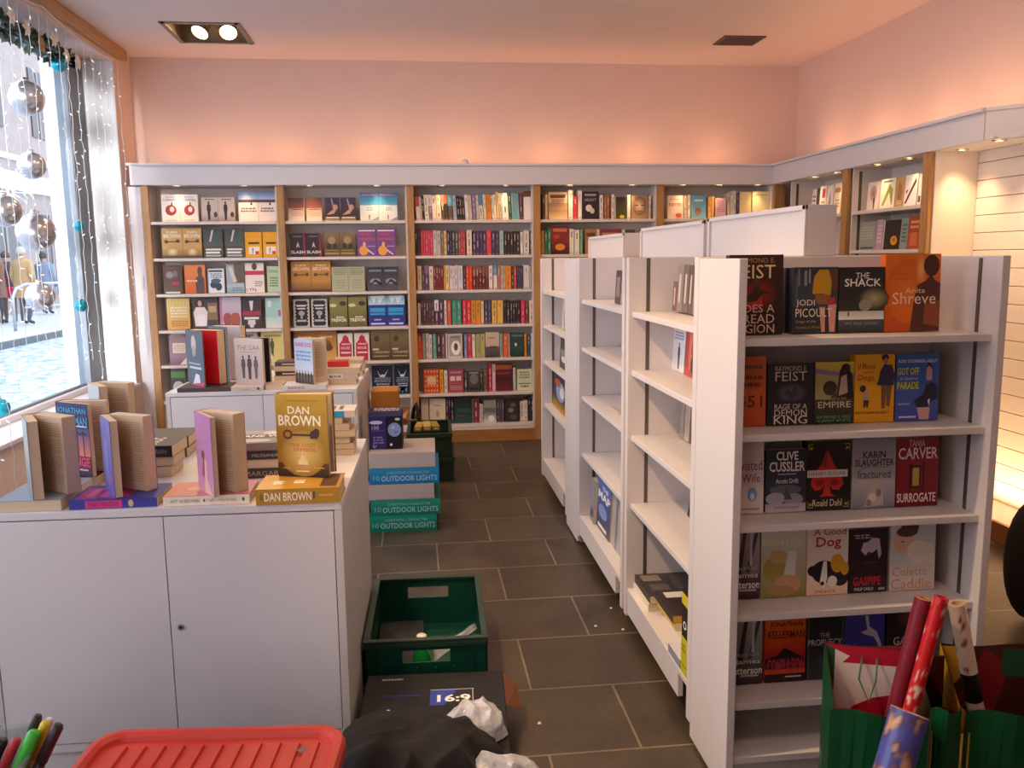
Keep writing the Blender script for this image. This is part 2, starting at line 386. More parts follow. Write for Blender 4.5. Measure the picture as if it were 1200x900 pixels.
# filler beside the first bookcase and the white fascia over the shelves
sbox('trim_3', XL+.002, -1.99, 6.69, YB, 0, 2.0, M['trimwhite'])
FZB, FZT = 2.008, 2.158
fa = MB(); fa.box(-2.045, 2.86, 6.645, 6.665, FZB, FZT); fa.box(-2.06, 2.86, 6.625, 6.675, FZT-.012, FZT+.006); fa.box(-2.045, 2.86, 6.665, YB, FZB-.001, FZB+.012)
structure(fa.build('trim_4', M['trimwhite'], bevel=.002))
TURN = 4.10
fb = MB(); fb.box(2.84, 2.86, TURN, 6.645, FZB, FZT); fb.box(2.82, 2.865, TURN-.008, 6.645, FZT-.012, FZT+.006); fb.box(2.86, XR, TURN-.05, 6.94, FZB-.001, FZB+.012)
xf = Matrix.Translation((2.85, TURN, 0)) @ Matrix.Rotation(R(-135), 4, 'Z')
fb.box(-.01, .01, -.0, .46, FZB, FZT, xf=xf); fb.box(-.018, .018, 0, .46, FZT-.012, FZT+.006, xf=xf)
fb.add([(2.86,TURN-.05,FZB),(XR,TURN-.05,FZB),(XR,3.78,FZB),(3.15,3.78,FZB)], [(0,1,2,3)])
structure(fb.build('trim_5', M['trimwhite'], bevel=.002))

# recessed ceiling fitting with two swivel lamps
t = thing('recessed_ceiling_light', 'square recessed ceiling fitting with two glowing swivel lamps', 'ceiling light', (-1.33, 6.205, ZC))
hx_, hy_ = .24, .255; b = MB()
b.box(-hx_-.012, -hx_+.02, -hy_-.012, hy_+.012, -.008, .0); b.box(hx_-.02, hx_+.012, -hy_-.012, hy_+.012, -.008, .0); b.box(-hx_, hx_, -hy_-.012, -hy_+.02, -.008, 0); b.box(-hx_, hx_, hy_-.02, hy_+.012, -.008, 0)
b.build('frame', mat('fitting_frame', '8a8078', .4, .5, nscale=40), t)
b = MB(); b.box(-hx_, -hx_+.004, -hy_, hy_, 0, .16); b.box(hx_-.004, hx_, -hy_, hy_, 0, .16); b.box(-hx_, hx_, -hy_, -hy_+.004, 0, .16); b.box(-hx_, hx_, hy_-.004, hy_, 0, .16); b.box(-hx_, hx_, -hy_, hy_, .16, .164)
b.build('housing', mat('fitting_housing', 'a8947c', .4, .3, nscale=30), t)
for (lx, ly, rx, ry) in ((-.075, .075, R(-34), R(16)), (.115, .065, R(-42), R(-6))):
    xf = Matrix.Translation((lx, ly, .02)) @ Matrix.Rotation(rx, 4, 'X') @ Matrix.Rotation(ry, 4, 'Y')
    h = MB().lathe([(.02, .10), (.035, .09), (.056, .03), (.060, .0), (.056, -.004)], 24, xf=xf).build('lamp_head', M['steel'], t, smooth=True)
    MB().lathe([(.0, -.003), (.05, -.003), (.055, 0), (.055, .004)], 24, xf=xf).build('lens', M['lens_hot'], h)
    MB().tube([xf @ Vector((-.062, 0, .03)), xf @ Vector((-.075, 0, .08)), Vector((lx-.05, ly, .155))], .004, 6).build('yoke', M['steel'], h)
t = thing('ceiling_vent', 'small dark slatted air vent set in the ceiling', 'vent', (2.345, 6.15, ZC))
b = MB(); b.box(-.15, .15, -.125, -.105, -.008, 0); b.box(-.15, .15, .105, .125, -.008, 0); b.box(-.15, -.13, -.105, .105, -.008, 0); b.box(.13, .15, -.105, .105, -.008, 0)
dk = mat('vent_metal', '5c4a44', .5, .3, nscale=30)
b.build('frame', dk, t)
b = MB(); b.box(-.13, .13, -.105, .105, -.001, 0, 1)
for i in range(9): b.box(-.13, .13, -.1+i*.024, -.088+i*.024, -.006, -.002)
b.build('grille', [dk, M['darkgap']], t)

# ================================================================== BOOKCASES ON THE BACK WALL
YS = 6.69
UPX = [-1.985, -1.012, -.043, .933, 1.917, 2.875]; UW = .052
SHZ = [1.746, 1.476, 1.209, .936, .669, .393, .141]
BAYN = ['first', 'second', 'third', 'fourth', 'fifth']
def bookcase(i):
    x0, x1 = UPX[i], UPX[i+1]
    t = thing('bookcase', ['white bookcase with oak edging beside the window wall, filled with face-out paired covers', 'white oak-edged bookcase of face-out pairs, between window-side bookcase and spine-filled bookcase', 'white oak-edged bookcase packed with upright book spines above the aisle end', 'white oak-edged bookcase partly hidden by the farthest white gondola', 'white oak-edged bookcase in the far corner behind the gondola header boards'][i], 'bookcase', (0, 0, 0))
    pbox('upright', t, (x0, x0+UW, YS-.012, YS+.012, 0, FZB-.001), M['oak'])
    if i == 4: pbox('upright', t, (x1, x1+.085, YS-.012, YS+.012, 0, FZB-.001), M['oak'])
    pbox('side_panel', t, (x0+.012, x0+.04, YS+.012, YB-.012, 0, FZB-.001), M['laminate'], 0)
    pbox('side_panel', t, (x1-.013, x1-.001, YS+.012, YB-.012, 0, FZB-.001), M['laminate'], 0)
    pbox('back_panel', t, (x0+.001, x1-.001, YB-.0115, YB-.0005, 0, FZB-.001), M['laminate'], 0)
    a, b_ = x0+UW, x1
    for z in SHZ: pbox('shelf', t, (a-.01, b_-.0135, YS+.004, YB-.012, z-.022, z), M['laminate'])
    pbox('base_shelf', t, (a-.01, b_-.0135, YS-.006, YB-.012, .095, .116), M['laminate'])
    pbox('plinth', t, (x0+UW, x1-.001, YS-.004, YS+.02, 0, .093), M['oakx'], 0)
for i in range(5): bookcase(i)
# right-hand wall bookcases (fronts face the aisle)
XS = 2.87
def side_case(y0, y1, label, last):
    t = thing('bookcase', label, 'bookcase')
    pbox('upright', t, (XS-.012, XS+.012, y0-.0, y0+.075, 0, FZB-.001), M['oak'])
    pbox('side_panel', t, (XS+.012, XR-.012, y0+.02, y0+.05, 0, FZB-.001), M['laminate'], 0)
    pbox('side_panel', t, (XS+.012, XR-.012, y1-.013, y1-.001, 0, FZB-.001), M['laminate'], 0)
    pbox('slotted_strip', t, (XS+.05, XS+.07, y1-.0145, y1-.0132, .1, FZB-.02), M['slot'], 0)
    pbox('back_panel', t, (XR-.0115, XR-.0005, y0, y1-.001, 0, FZB-.001), M['laminate'], 0)
    for z in (1.729, 1.477, 1.209, .936, .669, .393, .141): pbox('shelf', t, (XS+.004, XR-.012, y0+.05, y1-.0135, z-.022, z), M['laminate'])
    pbox('plinth', t, (XS, XS+.02, y0+.075, y1, 0, .093), M['oaky'], 0)
    if last: pbox('end_panel', t, (XS+.012, XR-.001, y0-.012, y0-.0005, 0, FZB-.001), M['laminate'])
side_case(5.48, 6.4, 'white oak-edged bookcase on right wall nearest the far corner', False)
side_case(4.56, 5.46, 'white oak-edged bookcase on right wall next to the slatted wall panel', True)
# slatted display wall and its lit plinth
t = thing('slatwall_panel', 'white slatted display panel in warm light at right edge', 'display panel')
b = MB(); z = .13
while z < FZB-.02:
    b.box(XR-.03, XR-.012, 1.2, 4.545, z, min(z+.0915, FZB-.002)); z += .0955
b.box(XR-.012, XR-.001, 1.2, 4.545, .1061, FZB-.002)
b.build('slats', M['laminate'], t, bevel=.002)
pbox('platform', t, (2.906, XR-.001, 1.2, 4.53, .09, .105), M['laminate'])
pbox('plinth', t, (2.885, 2.905, 1.2, 4.53, 0, .105), M['plinthdark'])

# downlights in the soffit
DL = []
for (px_, lit) in ((207,0),(286,1),(363,1),(442,1),(518,0),(593,1),(668,1),(741,1),(800,0),(843,1),(888,1)):
    p = at(px_, 216.5, Z=FZB); DL.append((at(px_, 217, Y=6.70).x, 6.702, lit))
for y in (6.05, 5.72, 5.2, 4.85): DL.append((2.905, y, 1))
for (px_, py_) in ((1103,175),(1145,164),(1193,158)):
    p = at(px_, py_, Z=FZB-.002); DL.append((min(p.x+.12, 3.05), p.y, 1))
WARM = (1, .62, .30)
def lamp(name, kind, loc, energy, col=WARM, target=None, **kw):
    d = bpy.data.lights.new(name, kind); d.energy = energy; d.color = col
    for k, v in kw.items(): setattr(d, k, v)
    o = bpy.data.objects.new(name, d); COL.objects.link(o); o.location = loc
    if target is not None: o.rotation_euler = (Vector(target)-Vector(loc)).to_track_quat('-Z', 'Y').to_euler()
    return o
DLE, DL_N = 4.8, {}
for k, (x, y, lit) in enumerate(DL):
    if k < 11: bay = min(4, max(0, sum(1 for u in UPX[1:5] if x > u))); where = f"above the {['leftmost','second','third','fourth','corner'][bay]} back bookcase"
    elif k < 15: where = ['above the corner-side right wall bookcase','above the corner-side right wall bookcase','above the right wall bookcase beside slatted panel','above the right wall bookcase beside slatted panel'][k-11]
    else: where = 'above the slatted display panel'
    q = DL_N[where] = DL_N.get(where, -1) + 1
    o = MB().lathe([(.034,-.0005),(.034,-.005),(.028,-.007),(.024,-.004),(.024,.0)], 18).build('downlight', M['ring'], loc=(x, y, FZB-.002), smooth=True)
    MB().lathe([(0,-.003),(.012,-.0035),(.022,-.003)], 16).build('lens', M['lens'] if lit else M['lens'], o)
    tag(o, f"small {'bright' if lit else 'dim-looking'} downlight in white soffit {where}, {ORD[q]} there", 'downlight', 'downlights in the shelf soffit')
    lamp('downlight_lamp', 'SPOT', (x, y, FZB-.012), DLE if k < 15 else 24, target=(x, y+.03, 0) if k < 11 else (x+(.02 if k < 15 else .35), y, 0), spot_size=R(92), spot_blend=1.0, shadow_soft_size=.03)
# hidden uplights on top of the cases washing the wall
for x in (-1.75, -1.33, -.95, -.3, .4, 1.1, 1.8, 2.45):
    lamp('uplight_lamp', 'SPOT', (x, 6.74, FZT-.06), 2.6, col=(1, .46, .22), target=(x, 6.98, 3.3), spot_size=R(120), spot_blend=.9, shadow_soft_size=.03)
for y in (6.3, 5.6, 4.9, 4.4):
    lamp('uplight_lamp', 'SPOT', (2.93, y, FZT-.06), 2.6, col=(1, .46, .22), target=(3.2, y, 3.3), spot_size=R(120), spot_blend=.9, shadow_soft_size=.03)
lamp('ceiling_and_fill_lamp', 'SPOT', (-1.39, 6.15, ZC-.06), 45, col=(1,.78,.5), target=(-.9, 4.8, .4), spot_size=R(95), spot_blend=.6, shadow_soft_size=.05)
lamp('ceiling_and_fill_lamp', 'SPOT', (-1.19, 6.15, ZC-.06), 45, col=(1,.78,.5), target=(.5, 4.2, 0), spot_size=R(95), spot_blend=.6, shadow_soft_size=.05)
lamp('uplight_strip', 'AREA', (.4, 6.80, FZT-.05), 7.5, col=(1,.50,.27), target=(.4, 6.93, 3.2), shape='RECTANGLE', size=4.7, size_y=.06)
lamp('uplight_strip', 'AREA', (3.0, 5.3, FZT-.05), 5.5, col=(1,.50,.27), target=(3.13, 5.3, 3.2), shape='RECTANGLE', size=2.4, size_y=.06)
lamp('ceiling_and_fill_lamp', 'SPOT', (-.7, 1.9, ZC-.06), 230, col=(1,.68,.36), target=(.85, 2.6, .2), spot_size=R(52), spot_blend=.7, shadow_soft_size=.05)
lamp('ceiling_and_fill_lamp', 'SPOT', (1.3, .7, ZC-.06), 26, col=(1,.66,.40), target=(1.15, 2.1, .9), spot_size=R(62), spot_blend=.9, shadow_soft_size=.08)  # added fill spot, out of view, warming the end display
for x, y, e in ((-.75, 4.2, 20), (.3, 4.9, 18), (2.0, 3.6, 12), (.25, 2.7, 8)):
    lamp('ceiling_and_fill_lamp', 'AREA', (x, y, ZC-.01), e, col=(1,.68,.42), target=(x, y+.001, 0), shape='DISK', size=.3)  # unseen discs added as warm fill for the whole interior
lamp('plinth_lamp', 'AREA', (2.98, 3.3, .13), 22, target=(3.12, 3.3, .7), shape='RECTANGLE', size=2.2, size_y=.04)

# ================================================================== FREE-STANDING WHITE GONDOLAS
GX0, GX1, GS0, GS1, GH = .79, 1.505, 1.105, 1.19, 1.447
GZ = [1.247, 1.026, .776, .508]; GZ2 = [1.247, 1.016, .775, .487]; GZ3 = [1.246, 1.03, .802, .527]; GB = .165
def casters(t, pts):
    for (x, y) in pts:
        c = MB().tube([(x-.012, y, .026), (x+.012, y, .026)], .026, 16, mi=0).build('caster', mat('caster_rubber', '55585c', .5, nscale=40) if 'cast' not in M else M['cast'], t, smooth=False)
        M['cast'] = c.data.materials[0]
        MB().box(x-.017, x+.017, y-.014, y+.014, .045, .062).build('bracket', M['steel'], c)
def gondola(y0, y1, label, header, zs):
    t = thing('gondola_shelving', label, 'shelving unit'); pt = .035
    pbox('side_panel', t, (GX0, GX1, y0, y0+pt, .05, GH), M['laminate2'], .003)
    pbox('side_panel', t, (GX0, GX1, y1-pt, y1, .05, GH), M['laminate2'], .003)
    pbox('back_panel', t, (GS0, GS1, y0+pt, y1-pt, .06, GH), M['laminate2'], 0)
    for z in zs:
        pbox('shelf', t, (GX0+.015, GS0, y0+pt+.001, y1-pt-.001, z-.02, z), M['laminate2'])
        pbox('shelf', t, (GS1, GX1-.015, y0+pt+.001, y1-pt-.001, z-.02, z), M['laminate2'])
    for a, b_ in ((GX0+.004, GS0), (GS1, GX1-.004)): pbox('base_shelf', t, (a, b_, y0+pt+.001, y1-pt-.001, GB-.02, GB), M['laminate2'])
    for a in (GX0+.006, GX1-.024): pbox('kick_board', t, (a, a+.018, y0+pt+.1, y1-pt-.001, .062, GB-.021), M['laminate2'])
    for xx in (GX0+.075, GX1-.075):
        pbox('slotted_strip', t, (xx-.007, xx+.007, y1-pt-.0015, y1-pt, GB, GH-.002), M['slot'], 0)
        pbox('slotted_strip', t, (xx-.007, xx+.007, y0+pt, y0+pt+.0015, GB, GH-.002), M['slot'], 0)
    h = MB(); h.box(GS0, GS1, y0, y1-.01, GH+.0005, header); hz0, hz1 = GH+.0005, header
    h.box(GS0-.009, GS0, y0, y0+.02, hz0, hz1); h.box(GS0-.009, GS0, y1-.03, y1-.01, hz0, hz1); h.box(GS0-.009, GS0, y0, y1-.01, hz1-.014, hz1)
    h.build('header_board', M['laminate2'], t, bevel=.0015)
    casters(t, [(GX0+.06, y0+pt+.05), (GX0+.06, y1-pt-.06), (GX1-.06, y0+pt+.05), (GX1-.06, y1-pt-.06)])
    return t
gondola(2.335, 3.16, 'nearest white gondola behind the face-out paperback end display, flat books on its base', 1.59, GZ)
gondola(3.19, 4.13, 'middle white gondola with nearly empty shelves between near and far gondolas', 1.585, GZ2)
gondola(4.46, 5.385, 'farthest white gondola, short header board, closest to the back bookcases', 1.575, GZ3)
def end_unit(y0, y1, zs, label):
    t = thing('end_display_unit', label, 'shelving unit'); pt = .022
    z0 = .012
    pbox('side_panel', t, (GX0, GX0+pt, y0, y1, z0, GH-.004), M['laminate2'], .002); pbox('side_panel', t, (GX1-pt, GX1, y0, y1, z0, GH-.004), M['laminate2'], .002)
    pbox('back_panel', t, (GX0+pt, GX1-pt, y1-.016, y1-.001, z0, GH-.004), M['laminate2'], 0)
    for z in zs: pbox('shelf', t, (GX0+pt+.001, GX1-pt-.001, y0+.022, y1-.017, z-.019, z), M['laminate2'])
    pbox('base_shelf', t, (GX0+pt+.001, GX1-pt-.001, y0+.004, y1-.017, .10, .12), M['laminate2'])
    pbox('kick_board', t, (GX0+pt+.001, GX1-pt-.001, y0+.02, y0+.036, .0, .099), M['laminate2'], 0)
    for xx, s in ((GX0+pt, 1), (GX1-pt, -1)): pbox('slotted_strip', t, (min(xx, xx+s*.0015), max(xx, xx+s*.0015), y0+.078, y0+.092, .13, GH-.01), M['slot'], 0)
    for x in (GX0+pt, GX1-pt-.02): pbox('foot', t, (x, x+.02, y0+.05, y1-.03, 0, .0115), M['darkgap'], 0)
    return t
EZ = [1.242, .997, .756, .513, .263]
end_unit(2.03, 2.33, EZ, 'tall white end display unit of face-out paperbacks facing the viewer')
end_unit(4.14, 4.45, [1.242, .997, .756, .513, .263], 'white end unit whose side panel closes off the farthest gondola')

# ================================================================== LOW WHITE CABINETS
def cabinet(x, y, rz, label, key):
    W, D, H = .978, .86, .78
    t = thing('low_cabinet', label, 'cabinet', (x, y, 0), rz)   # origin: front right foot
    pbox('top', t, (-W, 0, 0, D, H-.022, H), M['cabinet'], .002)
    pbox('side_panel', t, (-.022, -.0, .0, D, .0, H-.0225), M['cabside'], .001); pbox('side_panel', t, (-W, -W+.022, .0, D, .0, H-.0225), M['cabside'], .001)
    pbox('back_panel', t, (-W+.022, -.022, D-.018, D, .05, H-.0225), M['cabinet'], 0)
    pbox('front_rail', t, (-W+.022, -.022, .002, .02, .075, .098), M['cabinet'], 0)
    pbox('plinth', t, (-W+.022, -.022, .012, .03, .0, .072), M['cabinet'], 0)
    mid = -.487
    for a, b_ in ((-W+.024, mid-.0012), (mid+.0012, -.0245)):
        d = pbox('door', t, (a, b_, .001, .019, .101, H-.025), M['cabinet'], .001)
        if key and b_ > -.1:
            k = MB().lathe([(.0,-.004),(.006,-.004),(.0085,-.0035),(.0085,.0)], 16, xf=T(mid+.028, .001, .435, rx=R(90)) @ Matrix.Scale(-1, 4, (0,0,1))).build('keyhole', M['steel'], d)
            MB().lathe([(0,-.0045),(.0035,-.0045),(.0035,-.004)], 10, xf=T(mid+.028, .001, .435, rx=R(90)) @ Matrix.Scale(-1, 4, (0,0,1))).build('lock_slot', M['darkgap'], k)
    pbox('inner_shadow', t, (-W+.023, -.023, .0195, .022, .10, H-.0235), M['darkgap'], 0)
    return t
CAB1 = (-.22, 2.352, R(-1.5)); CAB2 = (-.318, 4.505, R(-1.2)); CT = .7802
cabinet(*CAB1, 'near low white two-door cabinet with small round lock, open books on top', True)
cabinet(*CAB2, 'far low white cabinet behind the first, hardbacks standing on top', False)
# ================================================================== BOOKS ON THE BACK WALL
YF_BOOK = 6.735
SHN = ['top', 'second', 'third', 'fourth', 'fifth', 'sixth', 'bottom']
last_x = {}
def face_out(shelf, spans, yt, bg, art, desc, bay, t=.024, spine=None, tilt=R(-4)):
    first = None
    for k, (a, b) in enumerate(spans):
        z = SHZ[shelf] + .0006; p = at((a+b)/2, yt, Y=YF_BOOK); p.z = min(p.z, ([FZB]+SHZ)[shelf]-.03); x0 = at(a, yt, Y=YF_BOOK).x + .001; x1 = at(b, yt, Y=YF_BOOK).x - .001
        key = (bay, shelf); x0 = max(x0, last_x.get(key, -9)+.001); x1 = min(x1, UPX[bay+1]-.0150); last_x[key] = x1
        side = '' if len(spans) == 1 else (', left copy' if k == 0 else ', right copy')
        label = f"{desc}{side}, {SHN[shelf]} shelf, {BAYN[bay]} bookcase from window"
        mw = T(x0, YF_BOOK, z + t*sin(-tilt), rx=tilt)
        if first is None:
            mb = book_cover_mb(x1-x0, p.z-z, t, bg, art, spine); book_pages_mb(x1-x0, p.z-z, t, mi=1, mb=mb)
            first = mb.build('paperback_book', [M['cover'], M['paper']], mw=mw); o = first; w0 = x1-x0
        else:
            o = first.copy(); COL.objects.link(o); o.matrix_world = mw @ Matrix.Diagonal(((x1-x0)/w0, 1, 1, 1))
        tag(o, label, 'book', 'face-out books on the back wall')
def two(a, m, b): return [(a, m), (m, b)]
W_ = 'f2e6dc'
# --- first bookcase
face_out(0, two(187.7,210,231), 228, 'f4e8dc', [('txt','BERNARD',.5,.9,.55,.05,'7a78b8'),('txt','CORNWELL',.5,.8,.8,.09,'6a6cc0',.02),('ell',.5,.42,.3,.2,'a83038'),('ell',.56,.45,.12,.1,'f0dcd0'),('poly',[(.5,.6),(.55,.72),(.6,.72),(.58,.58)],'7a2028'),('rect',.2,.03,.8,.07,'d8c4a8')], 'cream cover with blue title and red heart', 0)
face_out(0, two(234.7,254.5,274), 231.5, 'd0bcae', [('grad',0,.0,1,.3,'a08878','d0bcae'),('fig',.45,.05,.8,'3a3034','2c2428'),('ell',.85,.28,.12,.12,'4a4040'),('lines',.2,.88,.8,.96,1,'6a5a58')], 'beige cover with dark riding figure', 0)
face_out(0, two(278,301.5,323), 225, 'f0dccc', [('grad',0,.66,1,1,'b8c4d8','5a78b0'),('rect',0,.64,1,.74,'5a4038'),('poly',[(.6,.55),(.66,.74),(.72,.55)],'4a3c40'),('lines',.1,.3,.9,.48,2,'6a5048')], 'cream cover with blue sky strip and script', 0)
GOLD = [('grad',0,0,1,.3,'7a5a34','c89850'),('txt','DAN',.5,.87,.5,.09,'f4e8d0',.015),('txt','BROWN',.5,.74,.82,.13,'f4e8d0',.02),('ell',.22,.55,.1,.06,'5a4030'),('rect',.3,.53,.85,.57,'5a4030'),('ell',.78,.57,.1,.06,'5a4030'),('glow',.5,.22,.3,.16,'f4e0b0','b08848'),('rect',0,0,1,.08,'5a4028')]
face_out(1, two(188,212.5,235), 267.7, 'd0a45c', GOLD, 'golden cover with white title and old key', 0)
face_out(1, [(237,259.5),(262,284.5)], 268, '4c524c', [('grad',.0,.4,1,1,'5a5a54','3c4444'),('poly',[(.3,.55),(.45,.95),(.55,.95),(.4,.55)],'c8c0bc'),('poly',[(.6,.5),(.8,.95),(.95,.9),(.7,.45)],'3e5a4c'),('rect',.1,.25,.92,.31,'e8e0d8'),('rect',.1,.14,.85,.21,'e8e0d8'),('rect',.1,.04,.9,.1,'b8b8b0')], 'dark green-grey cover with white lettering at foot', 0)
face_out(1, [(286,306),(307,325)], 272, 'e8a420', [('rect',.2,.52,.85,.6,'4a3414'),('rect',.2,.12,.85,.42,'f2e4d0'),('fig',.45,.14,.26,'6a6a78','3a3038'),('rect',.6,.12,.82,.24,'b04830')], 'bright yellow cover with white picture panel', 0)
face_out(2, [(190,211.5)], 311, '5a3e38', [('txt','PANIC',.5,.9,.6,.06,'c83c40'),('ell',.35,.66,.2,.12,'9a9088'),('ell',.66,.7,.14,.12,'7a706c'),('rect',.45,.32,.85,.42,'c83040'),('grad',0,.06,1,.3,'5a5030','6a4038'),('rect',.1,.01,.9,.07,'f0e8e0')], 'dark brown cover with red title panel', 0)
face_out(2, [(215,239.5)], 310.5, 'e87834', [('grad',0,0,1,1,'d86428','f09048'),('poly',[(.55,0),(.95,0),(.95,.5),(.85,.62),(.85,.9),(.7,.95),(.62,.82),(.66,.62),(.5,.5)],'5c4440'),('lines',.1,.38,.6,.5,1,'f4d8c0')], 'orange cover with dark female silhouette', 0)
face_out(2, [(242,262)], 315, 'e4e4e8', [('rect',.0,.0,.06,1,'8494a8'),('rect',.1,.86,.9,.94,'3a4050'),('lines',.15,.6,.85,.82,3,'4a5a70'),('ell',.35,.34,.2,.14,'38424c'),('ell',.65,.26,.2,.16,'38424c'),('ell',.5,.5,.3,.1,'4a6474')], 'white cover with dark blue-black blots', 0)
face_out(2, [(264,285)], 310, 'a8b4bc', [('rect',.45,.35,1,1,'6a5a50'),('poly',[(.1,.9),(.3,.95),(.6,.4),(.4,.35)],'d8ccc0'),('grad',0,0,1,.3,'8aa0b0','b8c4c8'),('lines',.3,.06,.9,.2,2,'5a7080')], 'blue-grey cover with brown photograph', 0)
face_out(2, [(286,308.5)], 308.5, 'f0e0d4', [('rect',0,.6,1,.74,'c83848'),('ell',.5,.88,.14,.12,'5a4848'),('txt','LYN',.3,.1,.5,.1,'3a3034'),('lines',.45,.2,.9,.4,3,'a88878')], 'cream cover with broad red band near head', 0)
face_out(2, [(312,327)], 312, 'b8c8a4', [('lines',.15,.2,.85,.6,4,'6a7c60'),('rect',.1,.75,.9,.85,'98b088')], 'pale green cover at the end', 0)
face_out(3, [(194,221)], 350, 'e8c468', [('grad',0,0,1,1,'e0a850','f0d888')]+[('rect',i/10,0,i/10+.012,1,'d0983c') for i in range(1,10)]+[('lines',.15,.38,.9,.75,4,'f4e8c8'),('lines',.15,.1,.9,.3,3,'b87830')], 'yellow grid-patterned cover', 0)
face_out(3, [(224,254)], 350, '4a3c3c', [('ell',.3,.86,.2,.12,'2c2224'),('ell',.3,.84,.08,.1,'d8a890'),('poly',[(.1,.1),(.55,.1),(.6,.55),(.48,.72),(.14,.72),(.04,.55)],'ece0dc'),('rect',.6,.3,.98,.85,'8a7050'),('rect',.65,.55,.95,.75,'c0a478'),('ell',.34,.3,.2,.2,'f4ecec')], 'dark cover showing woman in white shirt', 0, .02)
face_out(3, [(256,281.5)], 348.5, 'c8b4c4', [('rect',0,0,.12,1,'c878a0'),('ell',.35,.3,.2,.22,'a05048'),('ell',.72,.28,.24,.26,'b05840'),('grad',.12,.5,1,1,'c4b0c0','d0c4d0')], 'lavender cover with pink edge and red shapes', 0)
face_out(3, [(282.5,304.5)], 350, '3a3034', [('rect',0,.42,1,.58,'a83048'),('poly',[(.4,.92),(.62,.92),(.56,.6),(.46,.6)],'e4d8d4'),('rect',.1,.3,.9,.38,'e4dcd8'),('rect',.3,.12,.7,.28,'d8d0cc'),('ell',.5,.08,.12,.06,'d8d0cc')], 'black cover with crimson band and white emblem', 0)
face_out(3, [(310,329)], 349.5, 'a4ccc4', [('ell',.25,.8,.14,.12,'dce8e0'),('rect',.8,.4,1,.6,'c06890'),('grad',0,0,1,.35,'dcd8cc','b8d8d0')], 'pale turquoise cover with pink spot', 0)
face_out(4, [(197,217)], 394, 'a07c88', [('rect',.2,.4,.95,.75,'e8d8c4'),('lines',.25,.45,.9,.7,4,'b8a48c'),('grad',0,0,1,.3,'704c68','a0808c'),('poly',[(.6,0),(1,.25),(1,0)],'e8dcc8')], 'mauve cover with cream panel', 0)
face_out(4, [(222,246),(248,272)], 392, '6a5a58', [('ell',.5,.5,.3,.3,'a89080')], 'brown cover mostly hidden behind standing hardback', 0)
face_out(4, [(277,301)], 389, 'b4aca8', [('ell',.5,.55,.4,.35,'6a6464'),('ell',.5,.5,.25,.28,'c8c0bc'),('lines',.2,.86,.8,.95,1,'5a5454')], 'grey cover with arch photograph', 0)
face_out(4, [(305,332)], 388, 'dcc878', [('fig',.5,.2,.6,'4a5c38','3c4830'),('ell',.3,.2,.2,.14,'e8e0c0'),('rect',.1,.84,.9,.9,'a8944c')], 'yellow cover with dark green standing figure', 0)
face_out(5, [(199,216)], 431, '3c443c', [('rect',0,.7,1,.9,'5a8a48'),('ell',.5,.4,.4,.2,'c8ccc8'),('ell',.4,.15,.3,.1,'8a948a')], 'black and green cover low down beside cabinet', 0)
face_out(5, two(222,246,270), 430, '7a6a58', [('lines',.2,.5,.8,.8,3,'d8c8b0')], 'brown cover hidden behind far cabinet books', 0)
# --- second bookcase
face_out(0, [(337,356),(358,376.5)], 232, 'e8d0b4', [('grad',0,.55,1,1,'8a5044','4a2824'),('grad',0,0,1,.55,'f0dcc0','c8a084'),('lines',.15,.45,.9,.55,1,'7a4a3c'),('lines',.15,.2,.9,.36,2,'c09878')], 'cream cover with dark red-brown sky', 1)
face_out(0, [(380,397.5),(398.5,416.5)], 231.5, '3c2838', [('grad',0,.4,1,1,'4a2c38','34305a'),('ell',.7,.58,.18,.12,'c89880'),('poly',[(.1,.24),(.6,.3),(.8,.5),(.6,.5),(.3,.36)],'d0a078'),('rect',.05,.1,.95,.16,'e4d4c0'),('rect',0,0,1,.08,'b08838'),('poly',[(.4,.95),(.5,.95),(.6,.65),(.5,.65)],'b88c80')], 'dark maroon cover with outstretched pale arm', 1)
face_out(0, two(421,443,465), 226, 'cfe0e8', [('grad',0,.55,1,1,'58b0d0','2c5a98'),('grad',0,0,1,.55,'e8e0d0','e8ece8'),('rect',.08,.9,.9,.95,'b07888'),('txt','COBEN',.5,.76,.9,.14,'2c94b8',.02),('fig',.5,.02,.2,'28303c','28303c'),('lines',.35,.35,.7,.5,2,'a8a8b0'),('poly',[(.6,0),(1,.14),(1,0)],'8aa4c4')], 'blue and white cover with tiny dark walker', 1)
face_out(1, two(339,357.5,376), 274, '2e1e24', [('rect',.85,0,1,1,'8a2434'),('poly',[(.38,.38),(.5,.66),(.62,.38),(.5,.46)],'c8bcb8'),('txt','SLASH',.5,.2,.92,.13,'dcd0cc',.03),('rect',.2,.86,.8,.9,'8a7470')], 'black cover with large white five-letter title', 1)
face_out(1, two(379,397.5,416), 273.5, '6c5434', [('grad',0,.3,1,1,'54422a','8a7048'),('ell',.5,.7,.25,.16,'a89060'),('ell',.3,.45,.14,.12,'3c2e20'),('ell',.7,.44,.14,.12,'3c2e20'),('rect',.05,.1,.95,.16,'b89858'),('rect',.1,.24,.9,.28,'a08850')], 'olive-brown cover with horsemen', 1)
face_out(1, two(418,440.5,463), 268, '7a4c88', [('rect',.06,.9,.94,.95,'e8dce4'),('txt','THE FRY',.4,.8,.7,.1,'e04858',.02),('txt','CHRONICLES',.5,.62,.85,.09,'e06048',.02),('ell',.32,.2,.24,.18,'e8a048'),('ell',.36,.42,.08,.1,'e8b880'),('poly',[(.55,.25),(.9,.06),(.84,.04),(.52,.2)],'e0d4dc'),('rect',.55,.34,.95,.37,'c0a8cc')], 'purple cover with orange pear and red title', 1)
